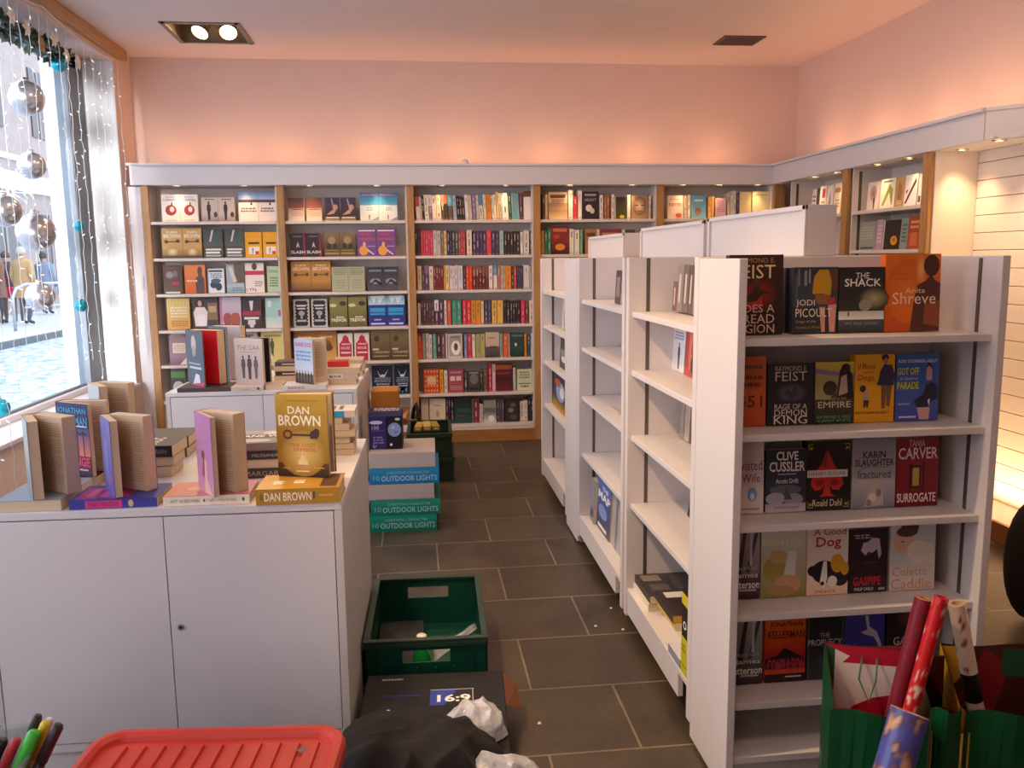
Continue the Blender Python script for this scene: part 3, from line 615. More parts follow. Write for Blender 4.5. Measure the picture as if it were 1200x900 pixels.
face_out(2, two(340,363.7,387), 306.5, 'c08838', [('grad',0,0,1,.3,'6a4424','b47c38'),('txt','DAN',.5,.87,.5,.08,'e8d0a8',.015),('txt','BROWN',.5,.75,.82,.12,'e8d0a8',.02),('ell',.22,.56,.1,.06,'6a4828'),('rect',.3,.54,.85,.58,'6a4828'),('ell',.8,.57,.09,.06,'6a4828'),('rect',0,0,1,.07,'5a3420')], 'ochre cover with key and pale title', 1)
face_out(2, two(388,407.5,427), 313, 'b0b090', [('rect',.1,.9,.9,.94,'8a8c70'),('lines',.12,.66,.9,.86,3,'7a7c64'),('lines',.2,.1,.8,.5,4,'9c9c7c')], 'pale grey-green cover with faint lettering', 1)
face_out(2, two(430,448.3,466.5), 313, '3a3c48', [('grad',0,0,1,1,'54505c','30323e'),('rect',.1,.8,.9,.88,'8a8c98'),('ell',.5,.4,.34,.12,'9894a0'),('poly',[(.1,.2),(.5,.5),(.95,.3),(.9,.2),(.5,.38)],'201e26')], 'dark slate cover with grey clouds', 1)
face_out(3, [(343,362),(364,383)], 351, '22222a', [('rect',0,0,.09,1,'c8c0bc'),('rect',.91,0,1,1,'c8c0bc'),('rect',0,0,1,.05,'c8c0bc'),('rect',0,.95,1,1,'c8c0bc')]+[('ell',x_,y_,.05,.035,'c8c0bc') for y_ in (.08,.2,.32,.44,.56,.68,.8,.92) for x_ in (.1,.9)]+[('ell',.5,.5,.2,.09,'a8a4a8'),('rect',.2,.74,.8,.8,'d8d0cc'),('rect',.25,.64,.75,.69,'d8d0cc'),('rect',.2,.2,.8,.27,'b8b0ac'),('ell',.5,.36,.08,.06,'a8a4a8')], 'black cover with ornate silver border', 1)
face_out(3, [(385.5,406.5),(407.5,429)], 348.5, '7c7438', [('grad',0,0,1,1,'645c2c','96904c'),('ell',.2,.72,.2,.06,'d8d0b0'),('ell',.75,.78,.2,.08,'3c3820'),('rect',.35,.3,.8,.34,'e0d8b8'),('txt','TREVOR',.5,.22,.9,.11,'ece4cc',.03)], 'olive green cover with white capital title', 1)
face_out(3, two(431,452.5,474), 347, '2c3c88', [('grad',0,.7,1,1,'bcd8e8','70b0d0'),('poly',[(.1,1),(.3,.75),(.5,.95),(.6,.72),(.95,1)],'e8f0f0'),('rect',.08,.46,.92,.6,'38a0d8'),('rect',.08,.36,.92,.43,'38a0d8'),('grad',0,0,1,.34,'3c3090','2c3880'),('rect',.12,.04,.9,.1,'c8c4e0'),('rect',.3,.18,.7,.23,'a8a8d0')], 'bright blue cover with white peaks', 1)
face_out(4, two(344,369.5,394), 387, 'b87c38', [('grad',0,0,1,1,'d8a858','a4682c'),('ell',.45,.55,.3,.16,'8a5824'),('ell',.6,.45,.2,.12,'6a401c'),('lines',.2,.75,.8,.85,1,'e0c090')], 'amber brown cover with dark tree shape', 1)
face_out(4, [(395,413),(414.5,432.5)], 391, 'eee0d0', [('poly',[(.1,.0),(.9,.0),(.92,.6),(.75,.72),(.7,.86),(.5,.94),(.35,.86),(.3,.74),(.1,.62)],'c03048'),('rect',.42,0,.6,.12,'eee0d0'),('lines',.2,.55,.85,.66,1,'eebcc0'),('txt','HOUSE',.5,.46,.6,.1,'eed0d0',.02),('rect',.2,.26,.85,.32,'eed0d0')], 'cream cover with crimson house shape', 1)
face_out(4, two(434,457,479.5), 386, '6c5c40', [('grad',0,0,1,1,'4c3c28','8a7450'),('ell',.3,.7,.14,.1,'4c3c2c'),('rect',.08,.32,.4,.38,'d8c8a8'),('txt','UNNAMED',.55,.25,.8,.07,'d8c8a8'),('rect',.1,.1,.9,.14,'a89060')], 'dull olive-brown cover with faint white script', 1)
face_out(5, two(345,369,393), 429, '8a6a48', [('lines',.2,.4,.8,.8,4,'d8c8a8')], 'brown cover hidden behind far cabinet stacks', 1)
face_out(5, [(435,459.7),(461.5,482)], 429, '20283c', [('poly',[(.25,.85),(.42,.66),(.5,.7),(.62,.68),(.8,.88),(.62,.6),(.4,.6)],'d8d4d4'),('lines',.1,.42,.9,.6,3,'98a8bc'),('lines',.2,.25,.85,.4,2,'b8c4d0'),('poly',[(.2,.2),(.3,.05),(.4,.22),(.5,.03),(.6,.22),(.75,.06),(.8,.22)],'7a98b8')], 'navy cover with white floral lettering', 1)
face_out(6, [(463,480)], 478, 'a06038', [('poly',[(.2,.9),(.5,.6),(.9,.85),(.7,.4),(.3,.4)],'d8b078'),('ell',.6,.2,.3,.15,'6a3020')], 'orange-brown cover beside black cable', 1)

# --- upright spines: "x0-x1 colour[/colour of the head][*copies][=label patch]" in units of the measured strip
def spines(bay, shelf, ox, oy, k, yb, yt, spec, lean=0., side=None, name=None):
    n = 0
    for item in spec.split():
        if item.startswith('F:'): continue
        xs, rest = item.split(':'); a, b = (float(q) for q in xs.split('-')); top = yt
        if '@' in rest: rest, q = rest.split('@'); top = float(q)
        cnt = 1
        if '*' in rest: rest, q = rest.split('*'); cnt = int(q)
        cols = rest.split('/'); z = SHZ[shelf]+.0006
        for j in range(cnt):
            xa = a+(b-a)*j/cnt; xb = a+(b-a)*(j+1)/cnt; xm = (xa+xb)/2
            p0 = at(ox+xa/k, oy+yt/k, Y=YF_BOOK+.01); p1 = at(ox+xb/k, oy+yt/k, Y=YF_BOOK+.01)
            hgt = max(.12, at(ox+xm/k, oy+(top+random.uniform(-5, 5))/k, Y=YF_BOOK+.01).z - z); w = p1.x-p0.x-.0008
            x = max(p0.x, last_x.get((bay, shelf, 's'), -9)) if not lean else p0.x
            n += 1; c = cols[0]; mb = MB(); dp = .12
            mb.box(0, w, 0, dp, 0, .0015, 0, hx(c, KB)); mb.box(0, .0008, .0, dp, .0, hgt, 0, hx(c, KB)); mb.box(w-.0008, w, .0, dp, .0, hgt, 0, hx(c, KB)); mb.box(.0, w, 0, .0008, 0, hgt, 0, hx(c, KB))
            mb.box(.0008, w-.0008, .0008, dp-.002, .0015, hgt-.0008, 1, PAGE)
            lum = sum(hx(c)[:3])/3; ink = 'c8b8a8' if lum < .3 else '8a7468'; mid = ''.join('%02x' % int((int(c[i:i+2],16)+int(ink[i:i+2],16))/2) for i in (0,2,4))
            art = []
            if len(cols) > 1: art.append(('rect', 0, .55+.2*random.random(), 1, 1, cols[1]))
            rnd = random.Random(int(xa*31+shelf*977+bay*7919)); y = .88
            while y > .2:
                L = .1+.22*rnd.random(); art.append(('rect', .38, max(.15, y-L), .62, y, ink if rnd.random() < .6 else mid)); y -= L+.05+.1*rnd.random()
                if rnd.random() < .25: break
            art.append(('rect', .25, .04, .75, .075, mid))
            paint(mb, art, Vector((0,0,0)), Vector((w,0,0)), Vector((0,0,hgt)), Vector((0,-1,0)))
            o = mb.build('paperback_book', [M['cover'], M['paper']], loc=(x, YF_BOOK+.01, z))
            if lean: o.matrix_world = T(x + .4*hgt*sin(lean), YF_BOOK+.01, z) @ Matrix.Rotation(-lean, 4, 'Y')
            tag(o, f"{colour_word(c)} upright paperback spine, {ORD[n-1]} from left, {SHN[shelf]} shelf, {BAYN[bay]} bookcase from window", 'book', 'upright spines on the back wall')
# third bookcase
spines(2, 0, 470, 200, 6.667, 380, 190, "112-143:ece2dc/c2504a@205 143-160:d8c8b8@205 160-180:2a2a3a@200 180-212:e8dcc4@188 212-240:7a6a8c/e0d0d0 240-275:e8d0bc@195 275-310:ecd8b8@192 312-335:584838/a89878 335-362:3c3430/d05c40 364-402:5a4a40/58a0b8 404-432:98a8b8@195 434-455:28202c@195 455-475:3a2c30@195 475-495:2c2428@205 497-525:e8dcd8 526-552:d0b8a8 554-584:8a7098 586-606:d8c8b8 607-638:e8d4b8/3c8cac 640-664:e0d0b0 665-704:dc8028 706-724:e8dcc8 724-742:f0e4cc 743-764:d8b868@165 765-788:c8b8a8/e4d8c8@175 789-836:f4ecdc@175 838-862:3c4c44@180 863-882:6aa4b0@178 882-902:6aa4b0@178 902-922:78acb4@178 924-950:6a3a50@175", lean=R(3.0))
face_out(0, [(613.5,623.5)], 224, 'e8dcd8', [('rect',0,.8,1,1,'6a3a30')], 'white cover with dark head, end book', 2)
spines(2, 1, 470, 200, 6.667, 650, 468, "105-150:3c3028*2 152-245:d8405a*5 247-308:c8bcb4*2 310-332:8a7050 333-355:dcc088 357-395:3a3048*2 396-420:504a50 421-445:4a5a48 447-500:b8484a*3 510-552:e4d4c0 557-665:50405c*4 666-704:dc4858 706-765:504060*2 768-800:a0c4b0 803-925:403434*5@472 930-952:e8dccc@485 955-1000:dcd0c8@465 1003-1028:6a5040")
spines(2, 2, 470, 200, 6.667, 915, 742, "113-125:8a3040 126-160:d8c8a8 163-180:7a3a5a@760 181-215:5a4a70/8a6a9a 217-250:e0c8a0/e8d8c0@752 252-328:7a2a30*4 330-345:dc9430 346-375:e4cc88 377-440:e4d4d4*3 441-482:d4ccd4 485-505:3a3a50 506-555:dc4828*2 557-680:6a3028/8a5038*5@750 684-715:ecdcd0 720-750:e8d8c8/5a9cc8 752-775:c86a60 776-812:c8b8a0*2 813-860:e48c28 862-880:4a3a40 881-900:cc4850 902-950:4a4460*3 955-1000:dcd0c8 1001-1016:c8b8a8 1018-1030:8a3a40")
spines(2, 3, 470, 330, 6.667, 320, 148, "130-150:e8dcd0@165 152-256:5a4048*5 259-292:5a4050/e4dcdc 293-332:5a3a60 335-356:e4d0b8 359-390:cc5848 395-470:409078*2 478-510:dc3848 511-545:d83040 546-620:dc8c30*2 622-646:e0c8a0 650-705:4a4460*2 708-746:e4b458 748-796:e4b458 797-850:34343c*2 851-930:383034*4 935-966:d83050 968-995:6a4a40@158 1000-1035:e4d0b8")
face_out(4, [(524.5,541.7)], 391.5, 'd8ccc0', [('rect',.08,.06,.92,.94,'a89c94'),('ell',.55,.42,.34,.3,'f0e8e0'),('ell',.55,.46,.14,.16,'5a4a40'),('rect',.2,.84,.8,.88,'6a5c58')], 'cream cover with white oval portrait', 2)
face_out(4, [(568.5,585)], 389.5, 'c8b498', [('grad',0,.4,1,1,'c0b0a0','d4c4a4'),('grad',0,0,1,.42,'38343a','6a6058'),('rect',.3,.36,.8,.44,'4a4040'),('rect',.2,.74,.7,.8,'b07850')], 'sand cover with dark harbour view', 2)
face_out(4, [(597.8,614)], 390, '2c4844', [('rect',.1,.84,.9,.9,'6a8a80'),('ell',.4,.5,.08,.07,'d8e4dc'),('grad',0,0,1,.4,'202c2c','34504c')], 'dark teal cover with small pale light', 2)
spines(2, 4, 470, 330, 6.667, 585, 408, "125-163:d84c24/b83030 166-190:98a888 193-215:e0ccc8 216-240:e8d8d4 245-275:6aa090 278-310:4a3a40 312-345:7a5058 347-360:e8dcd0 490-515:7888b4 517-550:c83848@402 553-578:e8d8c4 582-617:a8a878 618-653:b8b068 768-794:98a8a8 797-835:e06428 838-848:e8dccc 962-980:e89428 983-1010:34505c 1012-1026:ccc4bc")
face_out(5, [(496,514.5)], 433, 'd04c2c', [('rect',.2,.35,.8,.7,'e8b080')]+[('ell',.12+.19*i,.1+.2*j,.06,.05,'e8a070') for i in range(5) for j in range(5)]+[('ell',.5,.55,.28,.12,'e4c098')], 'red-orange patterned cover', 2)
face_out(5, [(525,543)], 433, '9a4858', [('rect',.12,.5,.45,.7,'e0c4b8'),('rect',.52,.5,.85,.7,'e0c4b8'),('rect',.1,.36,.9,.42,'b05860'),('lines',.1,.1,.9,.3,3,'c89498'),('rect',.1,.82,.9,.9,'c08888')], 'rosy maroon cover with two pale panels', 2)
face_out(5, [(548.5,562)], 434.5, '4a4442', [('ell',.5,.6,.38,.24,'7a726c'),('rect',.1,.1,.9,.2,'2c2626'),('rect',.1,.85,.9,.92,'9a908a')], 'dark grey cover with hazy photograph', 2)
face_out(5, [(580.8,600.3)], 426, '5a2028', [('rect',0,.78,1,.94,'a85c38'),('rect',.1,.6,.9,.68,'8a3840'),('grad',0,0,1,.5,'6a2830','4a1820')], 'dark red cover taller than its neighbours', 2)
face_out(5, [(605.8,624.5)], 433, 'c8ccac', [('lines',.15,.55,.85,.92,3,'5a8050'),('rect',.1,.3,.9,.36,'7a8a5c'),('ell',.3,.2,.06,.05,'b04840'),('ell',.7,.2,.06,.05,'b04840'),('rect',.4,.16,.6,.24,'6a5a40')], 'pale green cover with dark green lettering', 2)
spines(2, 5, 470, 330, 6.667, 860, 690, "300-330:e8a028 334-362:e4d4c4 487-520:403a40 613-640:3c3434/4a4444@695 642-676:6a5850@690 680-710:c02038@650 712-738:e4bcbc@645 874-896:ccc8c0@672")
face_out(6, [(493,502)], 467, 'd0c8bc', [], 'plain pale cover half hidden', 2)
face_out(6, [(503,522)], 467.5, 'e0d0b4', [('ell',.5,.4,.1,.14,'b8a07c'),('rect',.3,.7,.7,.74,'b09874')], 'cream cover with small faint emblem', 2)
face_out(6, [(532,553)], 468, '28403c', [('grad',0,0,1,1,'34504a','20302e'),('rect',.15,.3,.6,.34,'8a3848'),('lines',.1,.45,.9,.6,2,'4a6a5c')], 'dark bottle green cover', 2)
face_out(6, [(566.5,581.5)], 469.5, '9a948e', [('grad',0,0,1,.5,'d8d4d0','6a6a6c'),('ell',.6,.18,.24,.14,'f0ecec'),('rect',.05,.5,.95,.66,'6a6a60')], 'grey photographic cover', 2)
face_out(6, [(592,608.5)], 467.5, '38302e', [('ell',.4,.5,.2,.1,'8a827c'),('ell',.6,.2,.26,.1,'5a504c'),('ell',.55,.72,.2,.08,'6a605a')], 'nearly black cover with grey smudges', 2)
spines(2, 6, 470, 410, 6.667, 575, 390, "350-385:3a3040*2@372 388-410:34303a@385 556-562:c8c0b8 563-606:90304c 610-641:d8c8b8*2@420 748-805:5a4a64*3 930-988:e4d8c8*2@395 990-1036:34303a*2@380")
# fourth bookcase (only its two upper shelves show)
face_out(0, [(642.7,665.3)], 225, 'd8b080', [('grad',0,.0,1,.35,'e8c890','b88c64'),('rect',.1,.78,.9,.9,'6a4038'),('grad',0,.36,1,.6,'c8a070','9a7860'),('lines',.15,.6,.85,.74,2,'8a5c48')], 'tan cover with dusky landscape', 3)
face_out(0, [(682.5,702)], 224.5, '302430', [('rect',.15,.84,.85,.92,'a89898'),('txt','NIGHT',.5,.7,.7,.1,'c8b8b4'),('ell',.4,.4,.2,.13,'e8dcc0'),('ell',.6,.3,.14,.1,'d8ccb0')], 'near-black cover with white flowers', 3)
face_out(0, [(720.6,735)], 231, '3c3020', [('rect',0,0,.06,1,'f0e4d4'),('grad',.06,0,1,1,'4a5020','34242a'),('ell',.6,.1,.2,.08,'c8b838')], 'dark cover with cream edge and yellow glint', 3)
face_out(0, [(740,760)], 229, '9a7c60', [('glow',.5,.55,.4,.4,'d8b894','6a5040'),('rect',.2,.56,.42,.6,'4a3428'),('rect',.58,.56,.8,.6,'4a3428'),('rect',.36,.3,.66,.34,'6a4434')], 'sepia cover with close-up face', 3)
spines(3, 0, 620, 180, 4, 300, 195, "62-74:5a3c34 75-87:dcc490 184-206:ece4d8@170 208-227:cc3848 230-248:f0e8dc@170 330-348:e8dcd0 351-378:a86840*2@192 386-400:f0e4d4 461-476:f4ecdc@192 562-572:e8dcd0")
face_out(1, [(646,667)], 265, '8a3028', [('grad',0,0,1,.4,'3a2020','7a3028'),('ell',.5,.25,.28,.12,'e89030'),('rect',.1,.8,.9,.92,'c87858'),('ell',.3,.62,.2,.08,'c04830')], 'dark red cover with orange fire glow', 3)
face_out(1, [(686,699)], 268.5, 'b07850', [('rect',.1,.7,.9,.85,'6a3828')], 'tan brown cover behind gondola header', 3)
face_out(1, [(703,729)], 268.5, '8a3840', [('rect',.1,.7,.9,.85,'c89088')], 'broad dusky red cover behind gondola header', 3)
face_out(1, [(734,745)], 269, '5a4a3c', [], 'dark olive cover at right end', 3)
spines(3, 1, 620, 180, 4, 465, 358, "57-71:dc9838 72-87:3a7a58 88-103:389470@352 189-211:f4e8d0@355 213-236:f8ecd8@355 238-252:70ac88 318-331:e8dccc@352 436-449:f0e4d4@352")
# fifth bookcase: top shelf
face_out(0, [(782.5,801.3)], 229, 'e8d0b8', [('txt','KEYES',.5,.6,.8,.14,'c04838',.02),('rect',.2,.8,.8,.86,'c8a890'),('ell',.7,.14,.2,.1,'c85848')], 'cream cover with red title letters', 4)
face_out(0, [(810.5,828)], 229, '78b8cc', [('grad',0,0,1,1,'98c8d0','5aa0c0'),('ell',.45,.32,.2,.16,'a87850'),('rect',.36,.12,.54,.3,'c89868'),('rect',.2,.74,.8,.82,'d8e8e8')], 'sky blue cover with small brown dog', 4)
face_out(0, [(838.8,851.3)], 232, 'b898a8', [('lines',.15,.3,.85,.9,6,'8a5c6c')], 'dusty pink cover', 4)
face_out(0, [(867.5,881.3)], 225, 'ecd498', [('rect',0,0,1,.1,'a88858'),('ell',.6,.1,.2,.08,'6a5040')], 'straw yellow cover', 4)
face_out(0, [(882.5,902.5)], 224.5, 'ecd8a8', [('ell',.3,.1,.16,.1,'5a4a40'),('rect',.1,.85,.9,.9,'d0b478')], 'cream cover with small dark figure at foot', 4)
spines(4, 0, 620, 180, 4, 298, 198, "727-742:d8c8b0 744-758:f4ecd8@195 841-855:e4b470 856-869:d8a060 930-944:c8b8a8@190 945-957:e4dccc 958-971:f0e4d4@178 973-987:5a4878@178")
# right wall bookcases: faces turned towards the aisle
def wall_right_book(x0, x1, ytop, ybot, z, bg, art, desc, X=2.95):
    a = at(x0, ytop, X=X); b = at(x1, ytop, X=X)   # a is farther from the camera
    w = abs(a.y-b.y)-.002; h = (a.z+b.z)/2 - z - .001
    mb = book_cover_mb(w, h, .02, bg, art); book_pages_mb(w, h, .02, mi=1, mb=mb)
    # front faces -x, reading from far (left) to near (right)
    o = mb.build('paperback_book', [M['cover'], M['paper']], mw=Matrix.Translation((X, max(a.y, b.y), z+.0018)) @ Matrix.Rotation(R(-90), 4, 'Z') @ Matrix.Rotation(R(-3), 4, 'X'))
    tag(o, desc, 'book', 'books on the right wall')
q = lambda v, o, k=3.75: o + v/k
for a, b, yt, bg, art, desc in (
    (267,300,455,'e4d8d0',[('rect',.6,0,1,1,'3a3040'),('lines',.1,.2,.5,.8,4,'6a6060')],'white cover with dark edge, corner-side right wall bookcase'),
    (302,330,442,'ecdcd4',[('rect',.3,.6,.8,.9,'b04848'),('lines',.2,.2,.8,.5,3,'8a7a78')],'white cover with red panel, corner-side right wall bookcase'),
    (333,360,440,'f0e8e0',[('poly',[(.1,.2),(.5,.8),(.8,.2)],'a89890')],'white cover with grey triangle, corner-side right wall bookcase'),
    (364,396,430,'ecd8bc',[('rect',.1,.7,.9,.85,'b88c58'),('lines',.2,.2,.8,.5,3,'a88860')],'cream cover with tan strip, corner-side right wall bookcase')):
    wall_right_book(q(a,880), q(b,880), q(yt,100), 0, 1.729, bg, art, desc)
SHOE = lambda c: [('poly',[(.15,.12),(.3,.12),(.62,.55),(.8,.12),(.86,.12),(.84,.62),(.6,.82),(.4,.5)],c),('rect',.2,.88,.8,.93,'8a7a70')]
for a, b, yt, bg, art, desc in (
    (512,564,425,'ecdcd0',[('glow',.5,.6,.3,.28,'a87060','d8b8a8'),('fig',.6,.02,.5,'5a3c38','6a4840')],'white cover with brown-haired figure, top shelf beside slatted panel'),
    (568,634,410,'eee8d4',SHOE('90a030'),'white cover with green high-heeled shoe, top shelf right wall'),
    (636,672,405,'c89c64',[('ell',.5,.5,.3,.34,'a87c48'),('lines',.2,.1,.8,.25,2,'e8d0a8')],'tan cover between green shoe and dark shoe books'),
    (676,732,392,'f0e6e0',[('poly',[(.05,.1),(.2,.1),(.9,.75),(.85,.9)],'5a2c44'),('poly',[(.1,.5),(.3,.55),(.2,.4)],'8a4c5c')],'white cover with slanting dark purple shoe, top shelf'),
    (736,752,388,'f4ece4',[('rect',.2,.1,.8,.3,'4a4858')],'narrow white cover against oak upright, right wall top shelf')):
    wall_right_book(q(a,880), q(b,880), q(yt,100), 0, 1.729, bg, art, desc)
for a, b, yt, bg, art, desc in (
    (474,549,600,'9aa090',[('lines',.15,.35,.85,.85,5,'b8bcb0'),('rect',.1,.04,.9,.1,'4a4c48')],'grey-green cover, second shelf right wall'),
    (551,580,590,'c0a0b0',[('lines',.15,.2,.85,.85,5,'e0c8d4')],'dusty lilac cover, second shelf right wall'),
    (583,657,592,'2e2624',[('ell',.65,.3,.2,.16,'e0a020'),('ell',.65,.32,.08,.07,'a86810'),('rect',0,0,.05,1,'f0e8dc')],'black cover with yellow flower, second shelf right wall'),
    (659,690,585,'8aa098',[('lines',.15,.2,.85,.85,5,'4a6460')],'grey teal cover beside orange one, second shelf right wall'),
    (692,745,575,'b04c24',[('rect',.2,.1,.8,.5,'c87040'),('lines',.15,.6,.85,.9,2,'e8b080')],'orange red cover against oak upright, second shelf right wall')):
    wall_right_book(q(a,880), q(b,880), q(yt,100), 0, 1.477, bg, art, desc)
# ================================================================== BOOKS ON THE END DISPLAY
EY = 2.15; last_e = {}
ROWN = ['top', 'second', 'third', 'fourth', 'fifth']
def end_book(row, x0, x1, yt, bg, art, desc, t=.028, spine=None, dy=0):
    z = EZ[row] + .0008; a = at(x0, yt, Y=EY+dy); b = at(x1, yt, Y=EY+dy); xa = max(a.x+.0008, GX0+.024)
    if not dy: xa = max(xa, last_e.get(row, 0)+.001); last_e[row] = b.x
    h = (a.z+b.z)/2 - z
    closed_book('paperback_book', b.x-xa, h, t, bg, art, T(xa, EY+dy, z+t*sin(R(2.5)), rx=R(-2.5)), f"{desc}, {ROWN[row]} shelf of end display", 'face-out paperbacks on the end display', spine)
IV = 'e4dcd0'
end_book(0, 852, 920, 299, '2c1c1a', [('grad',0,0,1,1,'241616','3a221c'),('glow',.5,.5,.42,.24,'a02424','2e1a18'),('ell',.42,.42,.2,.1,'b83028'),('poly',[(.2,.46),(.4,.52),(.52,.66),(.56,.58),(.8,.52),(.6,.5),(.5,.42),(.2,.4)],'3c2c22'),('poly',[(.4,.64),(.5,.72),(.58,.62)],'4a3830'),('txt','RAYMOND E.',.46,.93,.76,.06,'b08458'),('txt','FEIST',.46,.79,.78,.17,'dcc098'),('txt','RIDES A',.46,.33,.76,.1,'d8b8a4'),('txt','DREAD',.46,.2,.76,.11,'d8b8a4'),('txt','LEGION',.46,.075,.76,.11,'d8b8a4')], 'dark fantasy cover with red glow and dragon')
end_book(0, 922, 975, 314, '262a34', [('grad',0,0,1,1,'20242e','343846')], 'dark spare copy tucked behind the yellow-top girl', .02, dy=.034)
end_book(0, 931.5, 984, 313.5, '2c3038', [('grad',0,.4,1,1,'3c4454','30323a'),('rect',.1,.72,.14,.97,'6a7484'),('rect',.24,.72,.3,.95,'7c8698'),('rect',.04,.5,.1,.9,'4a5464'),('rect',.34,.76,.38,.97,'8a8a80'),('poly',[(.42,.6),(.46,.86),(.58,.96),(.78,.96),(.86,.8),(.84,.57),(.66,.6)],'b88a20'),('poly',[(.46,.6),(.84,.58),(.8,.44),(.54,.44)],'8a5c38'),('poly',[(.76,.5),(.92,.56),(.98,.4),(.8,.4)],'a83838'),('poly',[(.58,.4),(.72,.4),(.72,.02),(.64,.02)],'c08884'),('poly',[(.78,.42),(.97,.44),(.94,.02),(.82,.02)],'c89088'),('poly',[(.8,.96),(1,.96),(1,.6),(.9,.62)],'5c3c30'),('txt','JODI',.27,.455,.42,.115,'e0d4cc'),('txt','PICOULT',.46,.315,.82,.13,'e0d4cc'),('txt','Songs of the',.28,.18,.46,.05,'b08c8c'),('txt','Humpback Whale',.33,.09,.55,.055,'9a8438')], 'girl in yellow top seen from behind, dark cover')
end_book(0, 985, 1039, 313.5, '2a2828', [('grad',0,.3,1,1,'34322e','2a2426'),('glow',.78,.52,.34,.17,'a8a070','34322e'),('ell',.58,.42,.14,.09,'8a8878'),('grad',0,.2,1,.33,'e0dcd8','b8b4ac'),('grad',0,0,1,.2,'2c3034','4a5058'),('rect',.2,.25,.23,.32,'4a4444'),('txt','THE',.51,.87,.3,.09,'e8e0d8'),('txt','SHACK',.52,.765,.8,.12,'ece4dc',.01),('txt','WM. PAUL YOUNG',.5,.14,.72,.045,'9a948e')], 'dark snowy cabin landscape cover with white title')
end_book(0, 1040.5, 1105.5, 298, 'd86420', [('grad',0,0,1,1,'b84c1c','e07020'),('glow',.4,.52,.38,.42,'e4782a','cc621e'),('glow',.64,.8,.1,.22,'f0b868','dc6c24'),('poly',[(.46,0),(1,0),(1,.62),(.9,.66),(.84,.72),(.8,.72),(.74,.66),(.58,.6),(.52,.4)],'54302a'),('ell',.83,.85,.145,.14,'4c2a22'),('poly',[(.72,.36),(1,.4),(1,.05),(.7,.1)],'8a4a34'),('txt','a change in',.3,.74,.4,.04,'c04828'),('txt','altitude',.3,.69,.3,.035,'c04828'),('txt','Anita',.54,.53,.36,.065,'ecc8a0'),('txt','Shreve',.525,.43,.79,.15,'ecc8a8')], 'large orange cover with woman silhouetted from behind')
end_book(1, 852, 899.5, 419, 'c85c28', [('grad',0,0,1,1,'b84c24','d46c30'),('txt','451',.58,.36,.66,.17,'5c2c1c',.01),('lines',.3,.55,.9,.75,2,'8a3c28'),('lines',.3,.8,.9,.9,1,'7c4c54')], 'orange cover with large dark number, half hidden')
end_book(1, 901, 956, 426, '26222a', [('grad',0,0,1,1,'1e1a22','302a30'),('glow',.52,.52,.36,.17,'6a6478','28242c'),('poly',[(.34,.5),(.44,.62),(.5,.54),(.58,.63),(.7,.5),(.6,.46),(.52,.4),(.44,.46)],'3c3844'),('txt','RAYMOND E.',.5,.91,.68,.08,'c8b8b0'),('txt','FEIST',.5,.785,.68,.15,'d4c8c0'),('txt','RAGE OF A',.5,.3,.7,.085,'d0c4bc'),('txt','DEMON',.5,.2,.7,.105,'d4c8c0'),('txt','KING',.5,.085,.72,.135,'dcd0c8')], 'black and violet cover with large pale capitals')
end_book(1, 957, 1003, 425, '4c4a38', [('grad',0,.5,1,1,'8a8048','d8c44c'),('poly',[(0,.9),(1,.8),(1,.72),(0,.82)],'8a78a8'),('poly',[(0,.75),(.6,.78),(.4,.4),(0,.4)],'a89c60'),('grad',0,0,1,.4,'22241e','4c4636'),('ell',.38,.58,.18,.12,'3c3430'),('poly',[(.55,.4),(.62,.86),(.75,.96),(.95,.8),(1,.4)],'2c2422'),('poly',[(.6,.45),(.66,.76),(.8,.8),(.84,.5)],'b8a488'),('ell',.78,.9,.12,.07,'3a2824'),('txt','SERVANT OF THE',.5,.405,.6,.035,'b0a888'),('txt','EMPIRE',.5,.31,.84,.1,'d8ccb0'),('txt','RAYMOND E. FEIST',.5,.11,.88,.05,'7cb088'),('txt','& JANNY WURTS',.5,.045,.84,.05,'7cb088')], 'fantasy cover with horse and riders under yellow sky')
end_book(1, 1004, 1051, 416, 'e8a41c', [('grad',0,0,1,1,'d8941c','ecb024'),('txt','of Mouse',.28,.83,.46,.1,'cc5020',.02),('txt','and',.34,.745,.22,.06,'cc5020'),('txt','Dogs,',.3,.65,.44,.11,'cc4c20',.02),('ell',.75,.95,.09,.05,'3a2c28'),('ell',.77,.9,.05,.05,'a87858'),('poly',[(.62,.54),(.98,.54),(1,.7),(.92,.84),(.72,.85),(.64,.76),(.58,.6),(.54,.56)],'3c3450'),('poly',[(.66,.54),(.94,.54),(.88,.22),(.8,.24),(.8,.46),(.76,.2),(.68,.2)],'7a5438'),('ell',.2,.5,.08,.05,'3c2c28'),('poly',[(.2,.33),(.36,.33),(.34,.44),(.22,.45)],'a8988c'),('poly',[(.22,.33),(.36,.33),(.34,.22),(.3,.22),(.28,.29),(.27,.22),(.23,.22)],'4a3024'),('txt',"ROSS O'CARROLL-KELLY",.45,.145,.86,.035,'5a3818',.02)], 'yellow cover with striding man and small child')
